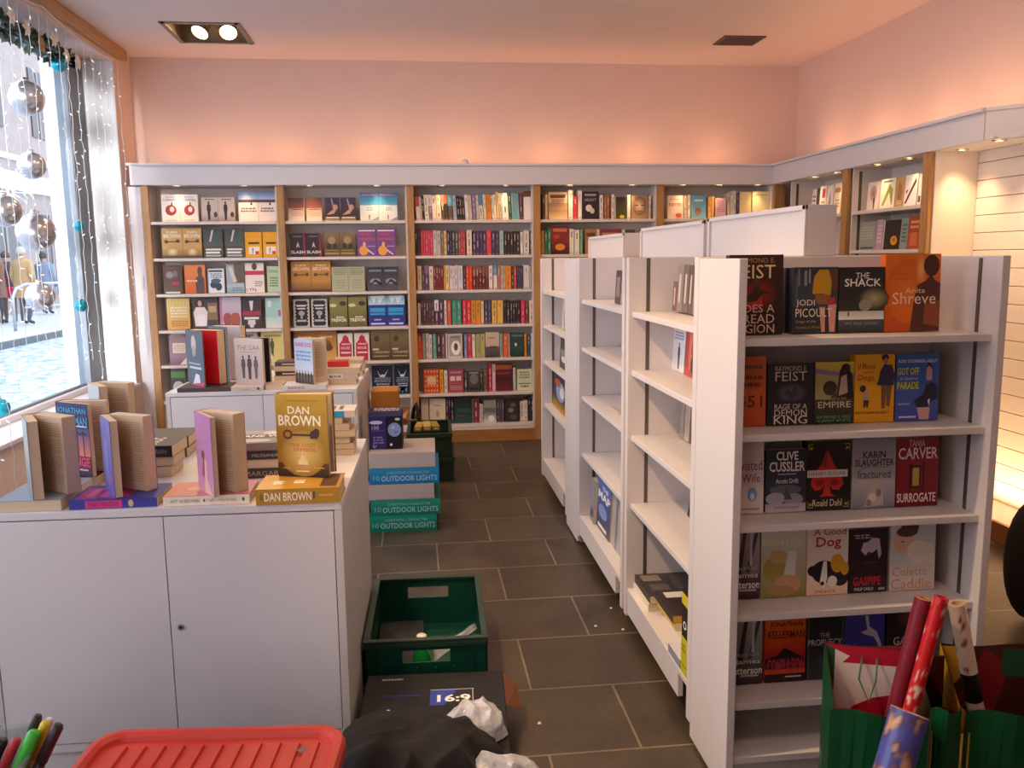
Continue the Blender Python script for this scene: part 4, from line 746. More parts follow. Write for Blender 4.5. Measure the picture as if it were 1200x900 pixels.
end_book(1, 1052.5, 1103.5, 415, '3c5498', [('grad',0,0,1,1,'4450a0','3868a8'),('txt',"ROSS O'CARROLL-KELLY",.5,.89,.9,.05,'d8d4dc',.02),('txt','GOT OFF',.28,.74,.5,.11,'c8c430',.03),('txt','at Sydney',.3,.63,.42,.06,'d0a8c0',.01),('txt','PARADE',.28,.53,.5,.11,'c8c430',.03),('txt','Paul Howard',.19,.26,.26,.035,'d8d4dc'),('ell',.76,.8,.06,.06,'3c2c34'),('poly',[(.7,.6),(.7,.78),(.76,.82),(.83,.76),(.83,.6)],'d09898'),('poly',[(.42,.3),(.5,.2),(.74,.2),(.84,.3),(.97,.32),(.97,.5),(.84,.57),(.7,.54),(.64,.4)],'28243a'),('poly',[(.5,.2),(.8,.2),(.78,.02),(.56,.02)],'cc9c94'),('rect',.08,.05,.48,.075,'c8c8d8'),('poly',[(.74,.3),(.8,.34),(.78,.22)],'d8d4d0')], 'blue cover with dark-dressed woman and yellow title')
end_book(2, 852, 897, 520, 'd8ccc8', [('grad',0,0,1,1,'dcd0cc','d0c4c0'),('txt','Twisted',.56,.68,.8,.14,'9a5878',.01),('txt','Wife',.66,.5,.5,.12,'9a5878',.01),('ell',.7,.27,.13,.1,'7898c8'),('ell',.7,.24,.06,.05,'d8d8e0'),('rect',.4,.05,.9,.08,'a89898')], 'pale cover with plum lettering and blue blob')
end_book(2, 898.5, 946.5, 528, '2c303c', [('grad',0,.38,1,1,'3a3e4c','24262e'),('ell',.5,.36,.4,.08,'5a6070'),('ell',.25,.22,.24,.1,'a0a4b0'),('ell',.7,.2,.24,.1,'8c909c'),('poly',[(.46,.2),(.5,.38),(.56,.36),(.66,.2)],'484c58'),('grad',0,0,1,.14,'c4c0c4','a8a8b4'),('txt','CLIVE',.53,.9,.54,.14,'ece6e0',.02),('txt','CUSSLER',.53,.73,.88,.16,'ece6e0',.02),('rect',.3,.6,.75,.62,'a8a8ac'),('txt','Arctic Drift',.53,.5,.56,.075,'dcd8d4',.015),('rect',.2,.06,.84,.09,'b0808c')], 'stormy navy cover with bold white capitals')
end_book(2, 947, 999.5, 518, '1e1818', [('poly',[(.47,.88),(.62,.66),(.8,.5),(.84,.38),(.74,.29),(.6,.3),(.52,.38),(.56,.24),(.66,.2),(.28,.2),(.38,.24),(.42,.38),(.34,.3),(.2,.29),(.1,.38),(.14,.5),(.32,.66)],'c03024'),('poly',[(.47,.84),(.3,.64),(.47,.64)],'8c2020'),('ell',.3,.4,.1,.05,'8c2020'),('ell',.64,.4,.1,.05,'8c2020'),('rect',.02,.48,.93,.585,'dcd0c4'),('txt','HENRY SUGAR',.47,.532,.82,.05,'6a5a54'),('txt','Roald Dahl',.48,.11,.66,.1,'e0d4b4'),]+[('rect',a,b,a+.12,b+.012,'b89830') for a,b in ((.04,.95),(.84,.95),(.04,.04),(.84,.04))]+[('rect',a,b,a+.014,b+.09,'b89830') for a,b in ((.04,.87),(.95,.87),(.04,.04),(.95,.04))]+[('ell',.1,.9,.03,.02,'b89830'),('ell',.9,.9,.03,.02,'b89830'),('ell',.1,.09,.03,.02,'b89830'),('ell',.9,.09,.03,.02,'b89830')], 'black cover with large red spade and white band')
end_book(2, 1001, 1052.5, 515, 'a8a4ac', [('grad',0,.35,1,1,'b8b0b0','8c8c98'),('grad',0,0,1,.36,'7a7c88','b0aab0'),('poly',[(.3,.02),(.36,.24),(.46,.38),(.6,.36),(.72,.24),(.74,.04)],'bcaaa0'),('ell',.48,.16,.09,.06,'d8ccc4'),('ell',.62,.22,.06,.06,'8a7c78'),('ell',.4,.08,.06,.05,'8a7c78'),('txt','KARIN',.5,.77,.52,.1,'34303a',.02),('txt','SLAUGHTER',.51,.655,.9,.1,'34303a',.02),('rect',.2,.585,.84,.592,'5a545c'),('txt','fractured',.5,.49,.76,.12,'4c4850')], 'grey cloudy cover with pale stone and dark title')
end_book(2, 1053.5, 1103, 514.5, '8a1c28', [('grad',0,0,1,.7,'6a141e','982430'),('rect',.3,.22,.34,.62,'4c1018'),('rect',.62,.2,.66,.66,'4c1018'),('rect',.34,.26,.58,.6,'3c1c18'),('grad',.38,.3,.54,.57,'a89040','d0b060'),('txt','TANIA',.47,.925,.38,.1,'d8b8b4'),('txt','CARVER',.5,.78,.94,.17,'e8d4d0',.015),('txt','SURROGATE',.485,.13,.93,.135,'e8d4d0',.015)], 'deep red cover with lit doorway')
JP = [('grad',0,0,1,1,'5a545a','b0a8ac'),('poly',[(.3,.35),(.45,.35),(.6,1),(.5,1)],'3c383e'),('poly',[(.6,.4),(.7,.4),(.95,1),(.85,1)],'48444a'),('poly',[(.7,.5),(.78,.5),(.78,1),(.72,1)],'d0c8cc'),('grad',0,0,1,.36,'38242c','5a5056'),('txt','Beach Road',.6,.47,.6,.06,'c8bcc0'),('txt','James',.6,.35,.7,.1,'e4dcdc',.01),('txt','Patterson',.55,.22,.9,.12,'e4dcdc',.02),('rect',.4,.12,.9,.15,'b8a8ac')]
end_book(3, 852, 892, 626, '6a646a', JP, 'grey streaked cover with white author name, fourth-row left end')
end_book(3, 893.5, 946.5, 624, 'b8b080', [('grad',0,0,1,1,'8a8440','dcd8cc'),('ell',.3,.42,.26,.2,'a89850'),('ell',.38,.62,.2,.1,'c8a878'),('poly',[(.5,.3),(.6,.7),(.8,.7),(.75,.3)],'e0dcd8'),('ell',.6,.2,.3,.14,'c89c78'),('ell',.45,.1,.3,.08,'b08a60'),('txt','Before I Die',.47,.845,.86,.11,'f0ecc0')], 'cream and green cover with sleeping girl')
end_book(3, 947.5, 996.5, 619, 'ecdcd0', [('grad',0,0,1,.3,'ecc8a0','ecdcd0'),('txt','A Good',.55,.93,.78,.1,'b82c3c',.01),('txt','Dog',.52,.76,.6,.19,'b82c3c',.015),('ell',.42,.34,.3,.17,'28242a'),('ell',.16,.36,.14,.08,'28242a'),('ell',.82,.26,.2,.14,'28242a'),('ell',.74,.46,.16,.14,'d8a030'),('ell',.92,.38,.1,.1,'d8a030'),('poly',[(.4,.5),(.48,.5),(.5,.26),(.44,.1),(.36,.1),(.32,.2)],'f0e8e0'),('ell',.38,.17,.05,.03,'2c2428'),('ell',.62,.2,.12,.08,'ece4dc'),('txt','JON KATZ',.45,.045,.5,.05,'c84838',.01)], 'cream cover with black and white dog')
end_book(3, 997.5, 1042.5, 621, '2c1c24', [('grad',0,0,1,1,'24161e','342028'),('poly',[(.3,.66),(.36,.78),(.5,.8),(.6,.86),(.78,.84),(.84,.6),(.78,.52),(.72,.68),(.6,.62),(.5,.64),(.42,.58)],'c4b4b8'),('lines',.1,.84,.56,.92,2,'b8a8ac'),('lines',.3,.44,.8,.5,1,'5c2430'),('txt','GASPIPE',.48,.18,.74,.14,'c42434',.025),('txt','PHILIP CARLO',.4,.055,.5,.05,'d8c8c8',.015),('rect',.78,.03,.95,.07,'a8989c')], 'near-black cover with pale skeletal hand and red title')
end_book(3, 1046, 1099, 616.5, 'dcd0c8', [('grad',0,0,1,1,'d8ccc4','c4ccd0'),('ell',.42,.97,.2,.1,'4c3830'),('ell',.28,.76,.22,.2,'e0b898'),('ell',.36,.9,.24,.08,'5a4438'),('ell',.62,.6,.26,.16,'ecdccc'),('poly',[(.4,.4),(.6,.74),(.95,.7),(1,.38)],'e4d8cc'),('rect',.22,.74,.3,.76,'6a4838'),('txt','Colette',.44,.29,.78,.14,'d89878'),('txt','Caddle',.47,.1,.9,.16,'d89878')], 'whitish cover with close-up woman and peach lettering')
end_book(4, 852, 895, 729.5, '6a646a', JP, 'grey streaked cover with white author name, fifth-row left end')
end_book(4, 898, 946, 726.5, 'd85020', [('grad',0,.5,1,1,'cc3c18','e47028'),('grad',0,.2,1,.5,'3c1c24','c03020'),('poly',[(0,.36),(.3,.42),(.48,.54),(.6,.5),(.7,.46),(1,.36),(1,.3),(0,.3)],'2c1a20'),('txt','JONATHAN',.52,.9,.8,.1,'5a1c14',.015),('txt','KELLERMAN',.52,.75,.9,.12,'5a1c14',.015),('txt','COMPULSION',.52,.26,.92,.22,'c03850',.02),('rect',0,0,1,.13,'2c1418'),('rect',.5,.07,.9,.09,'d8c8c0')], 'orange sunset cover with dark mountain')
end_book(4, 947.5, 991, 723.5, '24262c', [('grad',0,0,1,1,'303438','20222c'),('rect',0,0,.06,1,'4a4c34'),('rect',.94,0,1,1,'4a4c34'),('txt','THE',.48,.695,.28,.075,'b8b0a8'),('txt','PROPHECY',.49,.585,.92,.1,'c8c0b4',.01),('glow',.5,.3,.3,.16,'4a5058','2a2c34')], 'black-teal cover with two-line pale title')
end_book(4, 992, 1039, 720, '4038a0', [('grad',0,0,1,1,'3a3494','4c44a8'),('poly',[(.5,.96),(.58,.96),(.62,.78),(.8,.7),(.92,.5),(.94,.3),(.88,.3),(.84,.5),(.72,.62),(.5,.66),(.4,.7),(.56,.74)],'d0c8dc'),('txt','Jonathan',.32,.45,.5,.07,'6a60b8')], 'indigo cover with leaping white gazelle')
end_book(4, 1041, 1090, 719, '241a1c', [('glow',.6,.92,.4,.2,'8a4a24','241a1c'),('txt','GAMES',.52,.54,.7,.14,'dcd0c4',.01)], 'black cover with brown glow behind wrapping rolls')

# ================================================================== BOOKS ON THE LONG SIDE OF THE GONDOLAS
def side_book(x0, x1, ytop, z, X, bg, art, desc, t=.02, rx=R(-3), twist=0, grp='books left on the gondola shelves'):
    a = at(x0, ytop, X=X); b = at(x1, ytop, X=X); w = abs(a.y-b.y)-.002; h = min((a.z+b.z)/2-z-.001, .235 if z < GZ[1]+.05 and z > .2 else .195 if z < 1.1 and z > .2 else .3, min([q-.03-z for q in (GZ3 if max(a.y,b.y) > 4.3 else GZ2 if max(a.y,b.y) > 3.2 else GZ) if q > z+.02], default=.3))
    mw = Matrix.Translation((X, max(a.y, b.y), z+.0008+t*sin(-rx))) @ Matrix.Rotation(R(-90)+twist, 4, 'Z') @ Matrix.Rotation(rx, 4, 'X')
    return closed_book('paperback_book', w, h, t, bg, art, mw, desc, grp)
for i, (a, b, yt, c) in enumerate(((788,792.5,332,'7a4c44'),(793,799.5,312,'8a7a74'),(800,806,312,'6a5c58'),(806.5,811.5,313,'5a4c4a'),(812,817,314,'84746c'),(817.5,822,316,'8a4c48'))):
    side_book(a, b, yt, GZ[0], .935, c, [('rect',.3,.2,.6,.8,'c8bcb4')], f"{['short brick-red','wide taupe','grey-brown','darkest','pale taupe','dusky red'][i]} book, {ORD[i]} from far end on nearest gondola's top shelf", t=.12)
side_book(787.5, 802, 383, GZ[1], .96, 'dcd8dc', [('fig',.55,.06,.6,'34303c','2c2830'),('lines',.15,.7,.85,.9,3,'7888a0')], 'white cover with black standing figure on second gondola shelf')
side_book(803, 815.5, 385, GZ[1], .96, 'b83840', [('poly',[(.3,.9),(.7,.9),(.5,.5),(.8,.3),(.4,.1),(.3,.4)],'e07850'),('ell',.75,.25,.22,.2,'3c3c3c')], 'red cover with orange letter shape on second gondola shelf')
side_book(816, 822.5, 392, GZ[1], .96, '8a8484', [('rect',.2,.0,.9,.4,'d8d0cc')], 'grey cover with pale foot on second gondola shelf')
for i, (a, b, yt, c) in enumerate(((797,801.5,472,'8c8680'),(802,808,474,'b09c8c'),(808.5,815.5,478,'5c2c30'),(816,822,480,'3c3034'))):
    side_book(a, b, yt, GZ[2], .97, c, [('rect',.3,.3,.6,.9,'a8948c')], f"{['grey','beige','dark red','black'][i]} book standing on third shelf of the nearest gondola", t=.11)
mw = Matrix.Translation((.925, 2.80, GZ[3]+.046)) @ Matrix.Rotation(R(-82), 4, 'Z') @ Matrix.Rotation(R(-4), 4, 'X') @ Matrix.Rotation(R(12), 4, 'Y')
closed_book('paperback_book', .2, .19, .012, '2a2426', [('poly',[(.2,.75),(.3,.9),(.4,.6),(.3,.55)],'c8bcb8'),('poly',[(.45,.85),(.55,.9),(.7,.5),(.6,.4),(.5,.6)],'b8a8a4'),('ell',.35,.4,.14,.1,'a89490'),('ell',.6,.25,.16,.1,'8c7a78'),('poly',[(.75,.8),(.85,.85),(.9,.5),(.8,.5)],'d0c4c0')], mw, 'square black book with white scrawl leaning on fourth gondola shelf', 'books left on the gondola shelves')
# flat piles on the base of the nearest gondola
def gflat(x0, x1, y0, y1, z, t, bg, label, art=(), spine=None, rz=0, pcol=PAGE):
    # spine towards the aisle (-x); length along y
    L = y1-y0; base = Matrix.Translation((L/2, -(x1-x0)/2, t)) @ LAY
    mw = Matrix.Translation(((x0+x1)/2, (y0+y1)/2, z)) @ Matrix.Rotation(R(-90)+rz, 4, 'Z') @ base
    return closed_book('paperback_book', x1-x0, L, t, bg, art, mw, label, 'flat books on the gondola base', spine, pcol=pcol)
g0 = GB+.0008; DK = [('rect',.06,.66,.36,.94,'8a7c74'),('rect',.5,.1,.9,.9,'4a4240'),('rect',.1,.2,.4,.5,'5c5250')]
gflat(.815, 1.06, 2.89, 3.10, g0, .03, 'e8dcc8', 'cream book under the black one at far end of gondola base')
gflat(.82, 1.06, 2.885, 3.105, g0+.0305, .03, '3a3230', 'black-covered book with patterned top at far end of gondola base', DK)
gflat(.86, 1.085, 2.63, 2.84, g0, .036, 'e8dcc8', 'thick white book lowest in the middle gondola-base pile')
gflat(.84, 1.07, 2.64, 2.86, g0+.0365, .028, 'd8a83c', 'yellow-edged book in the middle gondola-base pile', pcol=hx('e8d8b0'))
gflat(.83, 1.07, 2.64, 2.865, g0+.065, .026, '3a302c', 'black cover with pale panels topping the middle pile', [('rect',.1,.68,.42,.9,'e0d8cc'),('rect',.5,.5,.9,.85,'8a7c74'),('rect',.5,.12,.9,.4,'7a6c66')], pcol=hx('d8a83c'))
gflat(.80, .92, 2.585, 2.80-.175, g0, .012, 'dcd4d0', 'small pale leaflet at the gondola base edge')
gflat(.795, .90, 2.45, 2.575, g0, .03, 'd4ccd4', 'pale lilac book at front edge of gondola base', [('ell',.4,.7,.1,.06,'6a5c80')], spine='8c94a4')
gflat(.91, 1.09, 2.46, 2.62, g0, .045, 'e4d8c8', 'cream book under small black book on gondola base', [('rect',.3,.3,.6,.5,'c87858')])
gflat(.905, 1.06, 2.465, 2.61, g0+.0455, .03, '34282a', 'small black book with white picture near yellow box', [('rect',.25,.25,.55,.6,'c8bcb4'),('ell',.7,.75,.14,.1,'b8aca8')])
t = thing('display_box', 'yellow and black card box standing at near end of gondola base', 'box')
b = MB(); b.box(.796, .826, 2.376, 2.440, g0, g0+.27, 0, hx('262022')); b.box(.7952, .8268, 2.3752, 2.4408, g0, g0+.12, 0, hx('c8c020')); b.box(.7952, .8268, 2.3752, 2.4408, g0+.225, g0+.26, 0, hx('d8c030'))
b.build('carton', M['printed'], t)
b = MB(); paint(b, [('txt','O',.5,.6,.5,.1,'e8e0d8',.02),('rect',.15,.1,.85,.12,'8a8418'),('rect',.15,.28,.7,.31,'8a8418'),('rect',.15,.33,.6,.36,'8a8418')], Vector((.795, 2.4408, g0)), Vector((0,-.0656,0)), Vector((0,0,.27)), Vector((-1,0,0))); b.build('printing', M['printed'], t)
side_book(720.5, 727, 317, GZ2[0], .87, '4a3c3c', [('rect',.2,.2,.8,.8,'8a7c78')], 'dark book on the top shelf of the middle gondola')
side_book(716, 727, 500, GZ2[2], .87, 'd8d8dc', [('rect',.8,0,1,1,'6a6468')], 'white book leaning on third shelf of middle gondola')
side_book(691, 695.5, 563, GB, .83, '8c8a92', [('rect',.2,.1,.8,.3,'3c3a44')], 'grey book at far end of middle gondola base', t=.1)
side_book(697.5, 714, 566, GB, .845, '3c4878', [('grad',0,0,1,1,'242838','5a74b8'),('txt','THE',.6,.86,.4,.08,'e4e0e8',.02),('txt','MAP',.55,.7,.8,.16,'f0ecf0',.03),('rect',.2,.05,.8,.12,'d8d4d8'),('ell',.5,.4,.3,.14,'8094c8')], 'dark blue cover with white capitals on middle gondola base')
side_book(716, 727, 572, GB, .85, 'a8a2a4', [('rect',.4,0,.6,1,'7a7478')], 'pale grey book nearest on middle gondola base')
side_book(658, 660.5, 348, GZ3[1], .85, 'c8bcb4', [], 'thin pale book beside green one on farthest gondola', t=.1)
side_book(661, 665, 350, GZ3[1], .85, '3cb040', [('rect',.2,.1,.8,.6,'58c858')], 'bright green book on second shelf of farthest gondola', t=.1)
side_book(655.5, 664.5, 396, GZ3[2], .85, '3c3836', [('rect',.1,.3,.9,.6,'7a8a70'),('ell',.5,.3,.3,.1,'d0ccc8')], 'dark cover on third shelf of farthest gondola')
side_book(647.5, 664.5, 438, GZ3[3], .85, '2c2a34', [('grad',0,0,1,.3,'b88420','4a3c28'),('ell',.5,.5,.3,.25,'8ca0c8'),('ell',.6,.5,.14,.14,'e0dce0'),('ell',.3,.7,.2,.1,'b04838')], 'colourful dark cover on fourth shelf of farthest gondola')

# ================================================================== BOOKS ON THE NEAR CABINET
PAL = [('grad',0,.26,1,.66,'e07850','2c3c80'),('grad',0,.02,1,.28,'3c1c38','8a2c48')]+[('rect',x_,.26,x_+.025,.58,'20202c') for x_ in (.2,.42,.62,.8)]+[('poly',[(x_-.14,.56),(x_+.01,.63),(x_+.16,.56),(x_+.01,.58)],'20202c') for x_ in (.2,.42,.62,.8)]+[('txt','JONATHAN',.5,.89,.9,.1,'48a0c8',.02),('txt','KELLERMAN',.5,.76,.94,.12,'48a0c8',.02),('rect',.05,.68,.95,.7,'d0c8d0'),('txt','REVENGE',.5,.2,.94,.13,'d84868',.03),('rect',.1,.08,.9,.1,'c8b0c0')]
flat_book('paperback_book', -1.150, -.977, 2.385, CT, .232, .031, '8a92a4', 'grey-blue paperback lying under leftmost open book on near cabinet', [('grad',0,0,1,1,'6a7488','a0a4b0')], fore=True)
flat_book('paperback_book', -1.148, -.972, 2.64, CT, .2, .030, '4a3038', 'dark red paperback lying under palm-tree novel on near cabinet', [('rect',.1,.1,.9,.5,'7a3040')], fore=True)
def stand(px_, py_, z): p = at(px_, py_, Z=z); return T(p.x, p.y, z+.0006)
open_book('open_book', .134, .218, .026, .040, R(28), R(54), stand(46, 573, CT+.031), 'thick paperback standing open, leftmost on near cabinet, pages facing out', '7c8488', [('grad',0,0,1,1,'6a7478','98a098')])
open_book('open_book', .140, .222, .014, .024, R(58), R(84), stand(77, 553, CT+.0306), 'navy sunset and palm-tree novel standing open behind leftmost book', '24285c', PAL)
flat_book('paperback_book', -1.12, -.93, 2.90, CT, .2, .03, '9a8c80', 'dull paperback lying under farthest open book by window', fore=True)
open_book('open_book', .134, .234, .026, .030, R(34), R(66), Matrix.Translation((-1.10, 3.05, CT+.0306)), 'brown-paged paperback standing open nearest the window sill', '8a94a0', [('grad',0,0,1,1,'8a94a0','b0b0ac')])
flat_book('paperback_book', -.957, -.725, 2.385, CT, .156, .026, '3a3c90', 'blue and magenta paperback lying flat with pink spine lettering', [('grad',0,0,1,1,'34388c','4a4c98'),('rect',.1,.35,.8,.95,'a83880'),('lines',.15,.4,.75,.9,3,'d060a0')], [('rect',.18,.1,.6,.9,'c83c80'),('txt','MARY HIGGINS',.39,.5,.34,.5,'6a2058'),('ell',.7,.5,.03,.4,'c8b080')])
open_book('open_book', .134, .216, .02, .036, R(29), R(60), stand(133, 571, CT+.026), 'open paperback with violet-blue cover standing on blue and magenta book', '4c50b0', [('grad',0,0,1,1,'4858b8','6a58a8'),('ell',.4,.45,.16,.3,'7884c8'),('ell',.6,.2,.2,.1,'8a5a94')])
flat_book('paperback_book', -.707, -.475, 2.378, CT, .156, .028, 'd88078', 'pink and orange paperback lying flat with cream spine', [('grad',0,0,1,1,'c87890','e0906c'),('ell',.5,.5,.2,.3,'e8a880')], [('txt','AMY HUBERMAN',.25,.5,.34,.36,'8a7a74'),('ell',.475,.5,.012,.16,'6a5050'),('txt','Hello, Heartbreak',.68,.5,.34,.4,'a89888'),('ell',.93,.5,.014,.2,'4a4448')], spine='ece0cc')
open_book('open_book', .136, .224, .013, .040, R(31), R(54), stand(239, 571, CT+.028), 'pink-covered novel standing open, girl on cover, on cream-spined book', 'c884b0', [('grad',0,0,1,1,'c890b0','b878a8'),('poly',[(.42,.0),(.48,.3),(.4,.4),(.5,.46),(.62,.4),(.6,.2),(.9,.0)],'e4b8a8'),('poly',[(.3,.2),(.4,.42),(.5,.44),(.46,.2)],'9a4868'),('ell',.42,.48,.1,.06,'8a4450')])
DBS = [('txt','DAN BROWN',.38,.5,.56,.56,'f0e4c8',.02),('rect',.68,.3,.7,.8,'5a4430'),('rect',.05,.3,.08,.7,'8a6c30'),('rect',.75,.45,.92,.6,'d89c48')]
flat_book('hardback_book', -.452, -.222, 2.352, CT, .160, .044, 'b08428', 'golden hardback lying flat with author name along its spine', [('grad',0,0,1,1,'a87c2c','d09c40'),('rect',.1,.05,.9,.25,'5a4028'),('lines',.3,.4,.6,.9,2,'f0e0c0')], DBS, hard=True, rz=R(-1))
DBC = [('grad',0,0,1,1,'8c6c24','b89434'),('grad',0,0,1,.17,'2c2018','5a4020'),('glow',.5,.3,.46,.3,'e8cc80','997829'),('txt','DAN',.45,.81,.42,.09,'f0e8d4',.015),('txt','BROWN',.46,.685,.82,.13,'f4ecd8',.02),('ell',.22,.515,.095,.06,'5c4030'),('ell',.22,.515,.055,.034,'a8842c'),('rect',.29,.5,.74,.525,'5c4030'),('ell',.74,.52,.09,.05,'4c3838'),('ell',.78,.555,.06,.04,'4c3838'),('rect',.66,.47,.8,.5,'4c3838'),('txt','THE LOST',.5,.39,.5,.045,'c8742c'),('txt','SYMBOL',.55,.335,.45,.045,'c8742c'),('poly',[(.4,.15),(.6,.15),(.6,.19),(.56,.22),(.5,.29),(.44,.22),(.4,.19)],'e8d8a8'),('rect',.49,.28,.51,.32,'e8d8a8'),('rect',.1,.1,.25,.11,'c8a868'),('rect',.36,.06,.62,.08,'e0d0b0'),('rect',.7,.11,.92,.12,'c8a868'),('rect',.2,.925,.85,.93,'7c5c24')]
open_book('hardback_book', .158, .243, .016, .020, R(73), R(86), stand(330, 556, CT+.045), 'gold hardback with old key on cover standing upright, slightly open', 'a8842c', DBC, hard=True)
# piles at the back of the near cabinet
flat_book('paperback_book', -.965, -.775, 2.72, CT, .13, .034, 'a88c6c', 'tan-edged paperback lowest of the left rear pile', fore=True)
flat_book('paperback_book', -.955, -.768, 2.725, CT+.0345, .13, .03, '8a7460', 'second paperback of the left rear pile, pages facing out', fore=True)
flat_book('hardback_book', -.945, -.765, 2.72, CT+.065, .15, .036, '2c2826', 'black book with silver lettering topping the left rear pile', [('grad',0,0,1,1,'3c3430','5a4a40'),('txt','BODE',.5,.5,.7,.4,'d8d0c4',.01)], [('txt','THE HISTORIAN',.6,.5,.6,.4,'8a8480')], rz=R(-3))
flat_book('paperback_book', -1.02, -.80, 3.0, CT, .15, .035, '6a5c50', 'brown paperback lowest of the rearmost left pair')
flat_book('hardback_book', -1.03, -.79, 2.99, CT+.0355, .16, .04, '4a4640', 'dark olive-brown hardback topping the rearmost left pair', [('ell',.4,.6,.1,.06,'c8c0b4')], hard=True)
flat_book('paperback_book', -.585, -.365, 2.66, CT, .15, .03, '3c3634', 'black paperback lowest of the centre pile behind gold hardback', [], [('txt','MARGARET',.5,.5,.6,.5,'a89c90')])
flat_book('paperback_book', -.58, -.37, 2.665, CT+.0305, .15, .028, 'b89c80', 'tan-paged paperback in middle of the centre pile', fore=True)
flat_book('paperback_book', -.585, -.37, 2.662, CT+.059, .15, .026, '342e2c', 'black spine with small capitals in the centre pile', [], [('txt','MELISSANDRE P GILL',.62,.5,.6,.36,'b0a8a0')])
b_ = flat_book('paperback_book', -.60, -.37, 2.668, CT+.0855, .2, .024, '8a8078', 'grey photographic cover with bold white title topping the centre pile')
bb = MB(); paint(bb, [('grad',0,0,1,1,'6a6058','a09890'),('ell',.7,.8,.3,.16,'d0c8c0'),('ell',.3,.2,.3,.12,'b8b0a4'),('rect',0,.38,1,.66,'2c2826'),('txt','JANE WELSH',.55,.52,.86,.2,'ece6e0',.025)], Vector((-.60,2.668,CT+.1098)), Vector((.23,0,0)), Vector((0,.2,0)), Vector((0,0,1)))
o_ = bb.build('cover_print', M['cover']); o_.parent = b_; o_.matrix_parent_inverse = b_.matrix_world.inverted()
for i in range(7):
    flat_book('paperback_book', -.40+random.uniform(-.006,.006), -.232-i*.004*(i%3)+random.uniform(-.004,.004)+.012, 2.93+random.uniform(-.006,.006), CT+i*.0226, .13, .022, ['c8b49c','b89880','d0bca4','c0a48c','ccb49c','b8a08c','d8ccc0'][i], f"tan paperback, {['lowest','second from bottom','third from bottom','fourth from bottom','fifth from bottom','sixth from bottom','topmost, blue-stickered'][i]} in pile beside cabinet's aisle edge", [('lines',.2,.2,.8,.8,4,'6a5c54')] if i == 6 else [], [('rect',.5,.0,.8,1,'3c9cc8')] if i == 6 else [], fore=(i != 6))

# ================================================================== BOOKS ON THE FAR CABINET
flat_book('hardback_book', -1.235, -.968, 4.525, CT, .2, .022, '4c3e40', 'thin dark hardback lying under the red-lined standing hardback', hard=True)
open_book('hardback_book', .20, .292, .003, .058, R(38), R(64), T(-1.215, 4.70, CT+.023), 'dark hardback with red endpaper standing open on far cabinet', '2c3440', [('grad',0,0,1,1,'34404c','262c38'),('ell',.45,.75,.14,.16,'a89890'),('ell',.45,.62,.1,.1,'8a8078'),('rect',.15,.3,.85,.34,'a8acb4'),('rect',.1,.38,.8,.41,'8a8e98'),('poly',[(.3,.02),(.5,.22),(.7,.2),(.75,.04)],'c8bcc0'),('poly',[(.1,0),(.9,0),(1,.08),(.6,.05)],'b83850')], endpaper='c8202c', hard=True, back='3c3434')
open_book('hardback_book', .20, .31, .006, .05, R(42), R(70), T(-1.17, 5.02, CT+.0005), 'grey hardback with pale endpaper standing open behind red-lined one', '3c4248', [], endpaper='c8c4d0', hard=True, back='2c2a2c')
flat_book('paperback_book', -.962, -.80, 4.515, CT, .15, .024, 'd0c0b4', 'pale book lying under the three-figure cover book', [], [('ell',.85,.5,.05,.3,'6a5a54'),('rect',.3,.3,.6,.5,'b8a498')])
flat_book('paperback_book', -.79, -.70, 4.53, CT, .14, .028, 'c0a890', 'tan book end lying beside the pale flat book', fore=True)
open_book('hardback_book', .17, .245, .02, .02, R(66), R(92), T(-.945, 4.63, CT+.0246), 'pale hardback with three standing figures on its cover, far cabinet', 'c8b4a8', [('grad',0,0,1,1,'b8a49c','d0c0b4'),('txt','THE GAA',.5,.8,.8,.1,'8a6c68'),('rect',.2,.7,.8,.715,'a89088'),('fig',.3,.14,.5,'5a4c4c','4c4040'),('fig',.52,.12,.54,'4a4044','443838'),('fig',.75,.14,.5,'6a5a58','544848')], endpaper='2c2224', hard=True, back='8a8484')
for i, (c, tt) in enumerate((('b8a494', .03), ('3c3434', .024), ('c8b8a8', .028), ('5a4c48', .024))):
    flat_book('paperback_book', -.80+.008*(i%2), -.60+.006*(i%3), 4.86+.004*i, CT+sum((.03,.024,.028,.024)[:i])+.0004*i, .14, tt, c, f"{['tan-edged','black','pale','brown'][i]} book, {['lowest','second up','third up','topmost'][i]} in pile between standing books on far cabinet", [], [('rect',.2,.3,.7,.6,'d0c4bc')] if i % 2 else [], fore=not i % 2)
flat_book('paperback_book', -.715+.02, -.475, 4.50, CT, .15, .026, 'dcd4d0', 'white flat paperback with red spine lettering on far cabinet', [], [('txt','SHANE ROSS',.3,.5,.4,.5,'d84858',.02)])
open_book('paperback_book', .152, .234, .014, .034, R(45), R(82), T(-.635, 4.62, CT+.0266), 'pale blue-white paperback with red author line standing on far cabinet', 'c8d0e0', [('grad',0,.2,1,1,'d0d4e0','a8bcd8'),('txt','SHANE ROSS',.5,.88,.9,.1,'d04858',.03),('lines',.1,.5,.9,.76,3,'7a94c8'),('grad',0,0,1,.22,'4a3c34','8a7868')]+[('fig',.1+.16*i,.0,.3,'3c3430','5a4840') for i in range(6)])
for i in range(3):
    flat_book('paperback_book', -.515+.012*(i%2), -.33+.01*i, 4.66, CT+i*.0305, .17, .03, ['b89c84','c8b4a4','d0c4b8'][i], f"paperback, {['lowest','middle','top with pale cover'][i]} of stack at far cabinet's right front", [], [('rect',.02,.1,.55,.95,'e8e0d8'),('txt','E BOOK',.3,.5,.46,.5,'34242c',.03)] if i == 1 else [], fore=i != 1)
